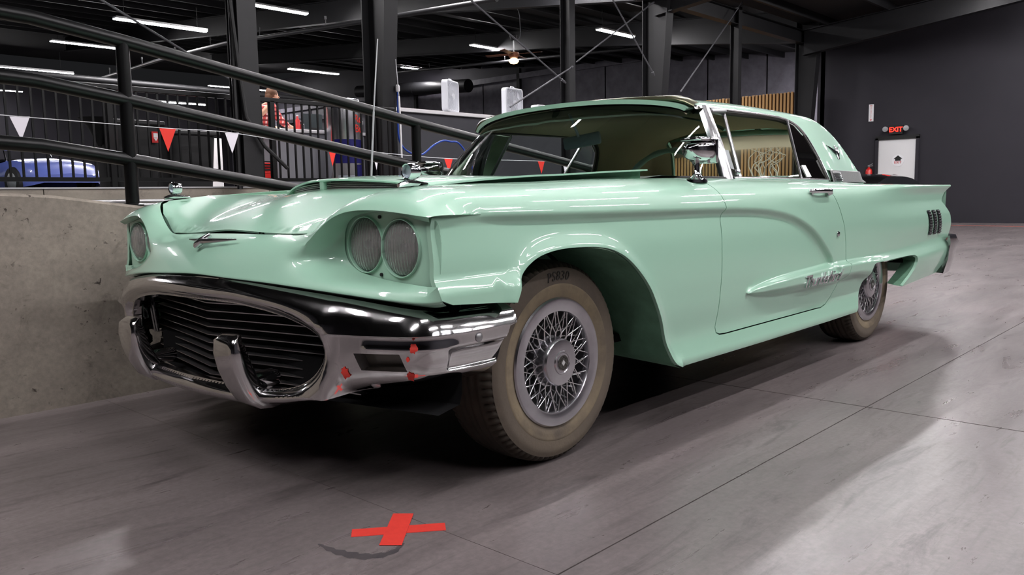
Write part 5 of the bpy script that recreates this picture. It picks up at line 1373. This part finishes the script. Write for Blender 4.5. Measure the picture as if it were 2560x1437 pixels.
# ================================================================== people and things on the raised floor
ZP = 1.03
def skin_body(name, V, E, R, m, parent, lev=2, root=0, **k):
    me = bpy.data.meshes.new(name); me.from_pydata(V, E, []); me.update()
    o = bpy.data.objects.new(name, me); COL.objects.link(o)
    o.modifiers.new('skin', 'SKIN'); s = o.modifiers.new('sub', 'SUBSURF'); s.levels = lev; s.render_levels = lev
    sv = me.skin_vertices[0].data
    for i, r in enumerate(R): sv[i].radius = (r, r) if not isinstance(r, tuple) else r
    for i in range(len(R)): sv[i].use_root = (i == root)
    dg = bpy.context.evaluated_depsgraph_get(); ev = o.evaluated_get(dg).data
    VV = [v.co.copy() for v in ev.vertices]; FF = [tuple(p.vertices) for p in ev.polygons]
    bpy.data.objects.remove(o); bpy.data.meshes.remove(me)
    return put(name, VV, FF, m, parent, smooth=True, **k)
# person bending over the counter, facing right and down
t = thing('person', 'person in a red plaid shirt over a white top bending over the counter', 'person', (-5.02,-9.45,ZP))
# local frame: -x is to the right in the picture, +y towards the car
body = skin_body('body', [(0,0,.92),(0,0,.98),(-.04,.02,1.12),(-.10,.05,1.26),(-.13,.06,1.34),(-.16,.08,1.39),
   (-.10,.24,1.30),(-.20,.30,1.08),(-.42,.24,1.00),(-.50,.22,.99),
   (-.10,-.14,1.30),(-.22,-.22,1.08),(-.42,-.16,1.00),(-.50,-.14,.99),
   (0,.10,.86),(0,.11,.48),(.02,.11,.08),(-.10,.11,.03),(0,-.10,.86),(0,-.11,.48),(.02,-.11,.08),(-.10,-.11,.03)],
   [(0,1),(1,2),(2,3),(3,4),(4,5),(3,6),(6,7),(7,8),(8,9),(3,10),(10,11),(11,12),(12,13),(0,14),(14,15),(15,16),(16,17),(0,18),(18,19),(19,20),(20,21)],
   [.14,.14,.14,.13,.07,.055,.065,.05,.04,.028,.065,.05,.04,.028,.09,.065,.045,.04,.09,.065,.045,.04], 'skin', t)
# shirt: open plaid over a white top
skin_body('plaid_shirt', [(0,0,.90),(-.04,.01,1.10),(-.09,.04,1.27),(-.10,.24,1.31),(-.20,.31,1.09),(-.38,.26,1.01),(-.10,-.14,1.31),(-.22,-.23,1.09),(-.38,-.17,1.01)],
   [(0,1),(1,2),(2,3),(3,4),(4,5),(2,6),(6,7),(7,8)], [.165,.165,.15,.082,.064,.052,.082,.064,.052], 'plaid', t)
MB().lathe([(.05,0),(.085,.05),(.09,.22),(.06,.30)], 20, Matrix.Translation((-.115,.10,1.02)) @ Matrix.Diagonal((1.2,1.0,1,1))).put('white_top', 'shirt_white', t, autosmooth=60)
H = Vector((-.205,.105,1.50))
def ell(c, r, n=20, m=14):
    mb = MB(); V = []; 
    for i in range(m+1):
        th = math.pi*i/m
        for k in range(n):
            a = 2*math.pi*k/n; V.append(c+Vector((r[0]*math.sin(th)*math.cos(a), r[1]*math.sin(th)*math.sin(a), r[2]*math.cos(th))))
    mb.add(V, [(i*n+k, (i+1)*n+k, (i+1)*n+(k+1) % n, i*n+(k+1) % n) for i in range(m) for k in range(n)]); return mb
head = ell(H, (.092,.074,.118)); 
head.tube([H+Vector((-.085,.01,.0)), H+Vector((-.108,.01,-.025)), H+Vector((-.092,.01,-.04))], [.010,.014,.010], 8)     # nose
for s in (-1, 1): head.add(*(lambda e: (e.V, e.F))(ell(H+Vector((.0,.074*s,-.01)), (.018,.010,.028), 10, 8)))
hd_ = head.put('head', 'skin', t, autosmooth=60)
for s in (-1, 1): ell(H+Vector((-.080,.032*s,.01)), (.010,.012,.008), 8, 6).put('eye', 'sign_black', hd_)
MB().box(H+Vector((-.084,.0,-.066)), (.012,.040,.007)).put('mouth', 'sign_red', hd_)
hr = MB(); hr.add(*(lambda e: (e.V, e.F))(ell(H+Vector((.018,0,.030)), (.098,.086,.108), 20, 12))); hr.add(*(lambda e: (e.V, e.F))(ell(H+Vector((.07,0,-.03)), (.05,.075,.10), 14, 10)))
hr.put('hair', 'hair', t, autosmooth=60)
for s, yy in ((1,.22),(-1,-.14)):
    hb = MB()
    for f in range(4): hb.tube([(-.515,yy-.03+.02*f,.985),(-.555,yy-.034+.022*f,.975),(-.58-.006*(f in (1,2)),yy-.036+.023*f,.955)], [.010,.0095,.008], 6)
    hb.tube([(-.50,yy+.02*-s,.985),(-.53,yy+.05*-s,.975),(-.545,yy+.055*-s,.96)], [.011,.010,.008], 6)
    hb.put('fingers', 'skin', t, autosmooth=60)
# counter
t = thing('counter', 'grey service counter with a white top in front of the person', 'counter', (-5.9,-8.85,ZP))
MB().box((0,0,.43),(2.2,.5,.86)).put('body', 'counter_grey', t); MB().box((0,0,.89),(2.3,.62,.05),bev=.01).put('counter_top', 'cap_white', t)
MB().box((-.82,.06,1.08),(.72,.36,.06),bev=.01).put('raised_shelf', 'cap_white', t); MB().box((-.82,0,.97),(.60,.30,.16)).put('shelf_box', 'counter_grey', t)
for x, h, m, lab in ((-5.30,.22,'bottle_red','red bottle on the counter beside the person'),(-5.38,.14,'can_silver','small silver bottle on the counter')):
    t = thing('bottle', lab, 'bottle', (x,-8.78,ZP+.916)); MB().lathe([(.035,0),(.038,.02),(.038,h*.7),(.015,h*.85),(.015,h)], 16).put('bottle_body', m, t, autosmooth=40); MB().lathe([(.017,h),(.017,h+.02)], 12).put('cap', 'cap_white', t)
t = thing('monitor', 'dark screen standing on the counter', 'monitor', (-5.62,-8.85,ZP+.916))
MB().box((0,0,.16),(.36,.02,.24),bev=.005).put('screen', 'screen_dark', t); MB().box((0,-.02,.03),(.12,.12,.06)).put('foot', 'sign_black', t)
# giant can-shaped cooler
t = thing('can_cooler', 'giant silver and blue drink can cooler behind the fence', 'cooler', (-5.68,-8.10,ZP))
R_ = .27
MB().lathe([(.24,0),(R_,.04),(R_,1.20),(.27,1.30),(.24,1.34),(.24,1.36),(.22,1.34)], 48).put('can_body', 'can_silver', t, autosmooth=40)
def band(z0, z1, a0, a1, m, nm, r=R_+.003, slant=0.):
    G = [[(r*math.cos(a), r*math.sin(a), z+slant*(a-a0)) for z in (z0, z1)] for a in np.linspace(a0, a1, 20)]
    return MB().grid(G).put(nm, m, t, autosmooth=60)
band(.38,.74,math.radians(18),math.radians(196),'can_blue','blue_field'); band(.04,.20,math.radians(30),math.radians(90),'can_grey','lower_field'); band(.04,.36,math.radians(95),math.radians(190),'can_blue','blue_field')
for word, a_ in (('Red', 2.02), ('Bull', 2.02)):
    tv, tf = text_mesh(word, .17, 0, .002); zc_ = 1.05 if word == 'Red' else .90
    put('can_lettering', [((R_+.004+v.z)*math.cos(a_-v.x/R_*-1), (R_+.004+v.z)*math.sin(a_-v.x/R_*-1), zc_+v.y) for v in tv], tf, 'pennant_red', t)
# waste bins
def waste_bin(x, y, w, h, lab, flare):
    t = thing('waste_bin', lab, 'bin', (x,y,ZP), 'black bins behind the fence')
    G = []
    for z, s in ((0,.86),(h*.5,.93),(h,1.0)):
        G.append([(w/2*s*math.copysign(abs(math.cos(a))**.4, math.cos(a)), w/2*s*math.copysign(abs(math.sin(a))**.4, math.sin(a)), z) for a in np.linspace(0, 2*math.pi, 25)])
    MB().grid(G).put('bin_body', 'bin_black', t, autosmooth=40)
    MB().box((0,0,h+.02),(w*1.06,w*1.06,.06),bev=.02).put('lid', 'bin_black', t)
    if flare: MB().lathe([(.02,h-.25),(.06,h-.15),(.12,h-.02),(.21,h+.06),(.22,h+.07)], 24, Matrix.Translation((.33,.05,0))).put('chute', 'bin_black', t, autosmooth=50)
    return t
b1 = waste_bin(-2.10,-7.45,.62,.74,'black waste bin with a flared chute and a red and white sticker', True); waste_bin(-2.85,-7.6,.64,.66,'black waste bin right of the red pennant', False)
MB().box((-.20,.318,.60),(.09,.006,.13),bev=.002).put('sticker', 'sign_red', b1); MB().box((-.20,.322,.62),(.05,.004,.05)).put('sticker_field', 'sign_white', b1); MB().prism([(-.225,.59),(-.175,.59),(-.20,.555)], .32, .325, axis=1).put('sticker_arrow', 'sign_white', b1)
# cars on the raised floor, only their upper parts show
def small_car(name, lab, loc, rz, L, Wd, prof, cabin, m, open_top=False, wr=.31):
    t = thing(name, lab, 'car', loc, None, rz)
    xs_ = [p[0]*L for p in prof]; G = []
    for (fx, zt, wf, zb) in prof:
        x = fx*L; w = Wd/2*wf; h = zt
        G.append([(x,-w*.96,zb),(x,-w,zb+(h-zb)*.35),(x,-w*.99,zb+(h-zb)*.65),(x,-w*.90,zb+(h-zb)*.93),(x,-w*.6,h),(x,0,h+.03),(x,w*.6,h),(x,w*.90,zb+(h-zb)*.93),(x,w*.99,zb+(h-zb)*.65),(x,w,zb+(h-zb)*.35),(x,w*.96,zb)])
    GG = [crom([g[k] for g in G], 33) for k in range(11)]
    mb = MB().grid(GG); 
    for e in (0, -1): mb.add([g[e] for g in GG], [tuple(range(11))])
    mb.put('body', m, t, autosmooth=50)
    for fx in (-.30,.31):
        for s in (-1, 1):
            o = MB().lathe([(.001,.0),(wr*.62,.0),(wr*.64,.02),(wr*.95,.02),(wr,-.03),(wr,-.16),(wr*.6,-.18)], 28, Matrix.Translation((fx*L, s*(Wd/2+.005), wr)) @ Matrix.Rotation(-math.pi/2*s, 4, 'X')).put('wheel', 'rubber_black', t, autosmooth=40)
            MB().lathe([(wr*.62,.022),(wr*.3,.03),(.001,.03)], 20, Matrix.Translation((fx*L, s*(Wd/2+.005), wr)) @ Matrix.Rotation(-math.pi/2*s, 4, 'X')).put('wheel_cover', 'chrome_dull', t, autosmooth=40)
    if cabin:
        C = []
        for (fx, z, wf) in cabin:
            w = Wd/2*wf; C.append([(fx*L,-w,z-.36),(fx*L,-w*.84,z-.05),(fx*L,-w*.6,z),(fx*L,0,z+.015),(fx*L,w*.6,z),(fx*L,w*.84,z-.05),(fx*L,w,z-.36)])
        CC = [crom([c[k] for c in C], 25) for k in range(7)]
        MB().grid(CC[1:6]).put('roof', m, t, autosmooth=60); MB().grid(CC[0:2]).put('side_glass', 'glass_dark', t, autosmooth=60); MB().grid(CC[5:7]).put('side_glass', 'glass_dark', t, autosmooth=60)
    return t
rp_ = [(-.5,.45,.70,.25),(-.46,.66,.90,.20),(-.30,.78,1.0,.18),(-.1,.74,.97,.16),(.1,.76,.96,.16),(.30,.80,1.0,.18),(.44,.66,.92,.22),(.5,.45,.72,.28)]
bc_ = small_car('roadster', 'blue open roadster with pale stripes parked behind the fence at far left', (-4.30,-18.4,ZP), 1.75, 3.9, 1.7, rp_, None, 'car_blue')
MB().grid([[(.35,y,.78),(.22,y,1.02)] for y in (-.5,-.25,0,.25,.5)]).put('windscreen', 'glass_clear', bc_); MB().tube([(.35,-.52,.78),(.22,-.5,1.03),(.22,.5,1.03),(.35,.52,.78)], .02, 8).put('windscreen_frame', 'chrome', bc_); MB().box((-.2,0,.80),(.7,1.0,.05)).put('cockpit', 'black_matte', bc_)
sp_ = [(-.5,.50,.86,.28),(-.46,.78,.95,.22),(-.3,.88,1.0,.2),(0,.90,1.0,.2),(.3,.86,1.0,.2),(.46,.74,.94,.22),(.5,.50,.86,.28)]
gc_ = small_car('coupe', 'grey old car with round lamps at the left edge behind the fence', (-2.05,-17.4,ZP), 1.6, 4.2, 1.7, sp_, [(-.28,.95,.9),(-.18,1.22,.9),(.08,1.28,.88),(.25,.95,.9)], 'car_grey')
small_car('sedan', 'black car parked beyond the tail fin before the rear wall', (-16.2,-4.0,0), -.10, 4.4, 1.75, [(-.5,.50,.86,.28),(-.46,.72,.95,.22),(-.3,.80,1.0,.2),(0,.82,1.0,.2),(.3,.80,1.0,.2),(.46,.70,.94,.22),(.5,.50,.86,.28)], [(-.36,.86,.92),(-.20,1.14,.88),(.0,1.19,.86),(.12,1.12,.86),(.30,.84,.90)], 'car_black')
# red shop equipment glimpsed between the balusters
def cart(x, y, lab, w=.5, h=.8):
    t = thing('tool_cart', lab, 'cart', (x,y,ZP), 'red tool carts behind the fence')
    MB().box((0,0,h/2+.08),(w,.45,h),bev=.015).put('cabinet', 'ext_red', t)
    for k in range(4): MB().box((0,.23,.18+k*(h-.15)/4+.06),(w*.9,.015,(h-.2)/4*.86),bev=.004).put('drawer', 'ext_red', t); MB().box((0,.245,.18+k*(h-.15)/4+.10),(w*.7,.015,.018)).put('drawer_pull', 'chrome', t)
    for sx in (-1, 1):
        for sy in (-1, 1): MB().lathe([(.04,-.02),(.045,0),(.04,.02)], 14, Matrix.Translation((sx*w*.4, sy*.17, .04)) @ Matrix.Rotation(math.pi/2, 4, 'X')).put('caster', 'rubber_black', t)
cart(-3.0,-9.6, 'red tool cart between the two black bins', .45, .62); cart(-4.4,-10.8, 'red tool cart left of the steel post', .40, .66); cart(-4.35,-8.4, 'red tool cart just right of the steel post', .22, .30)
t = thing('white_cabinet', 'white upright cabinet left of the steel post', 'cabinet', (-4.9,-10.9,ZP)); MB().box((0,0,.45),(.34,.3,.9),bev=.01).put('cabinet_body', 'door_white', t); MB().box((-.1,.155,.5),(.03,.02,.2)).put('handle', 'galv', t)
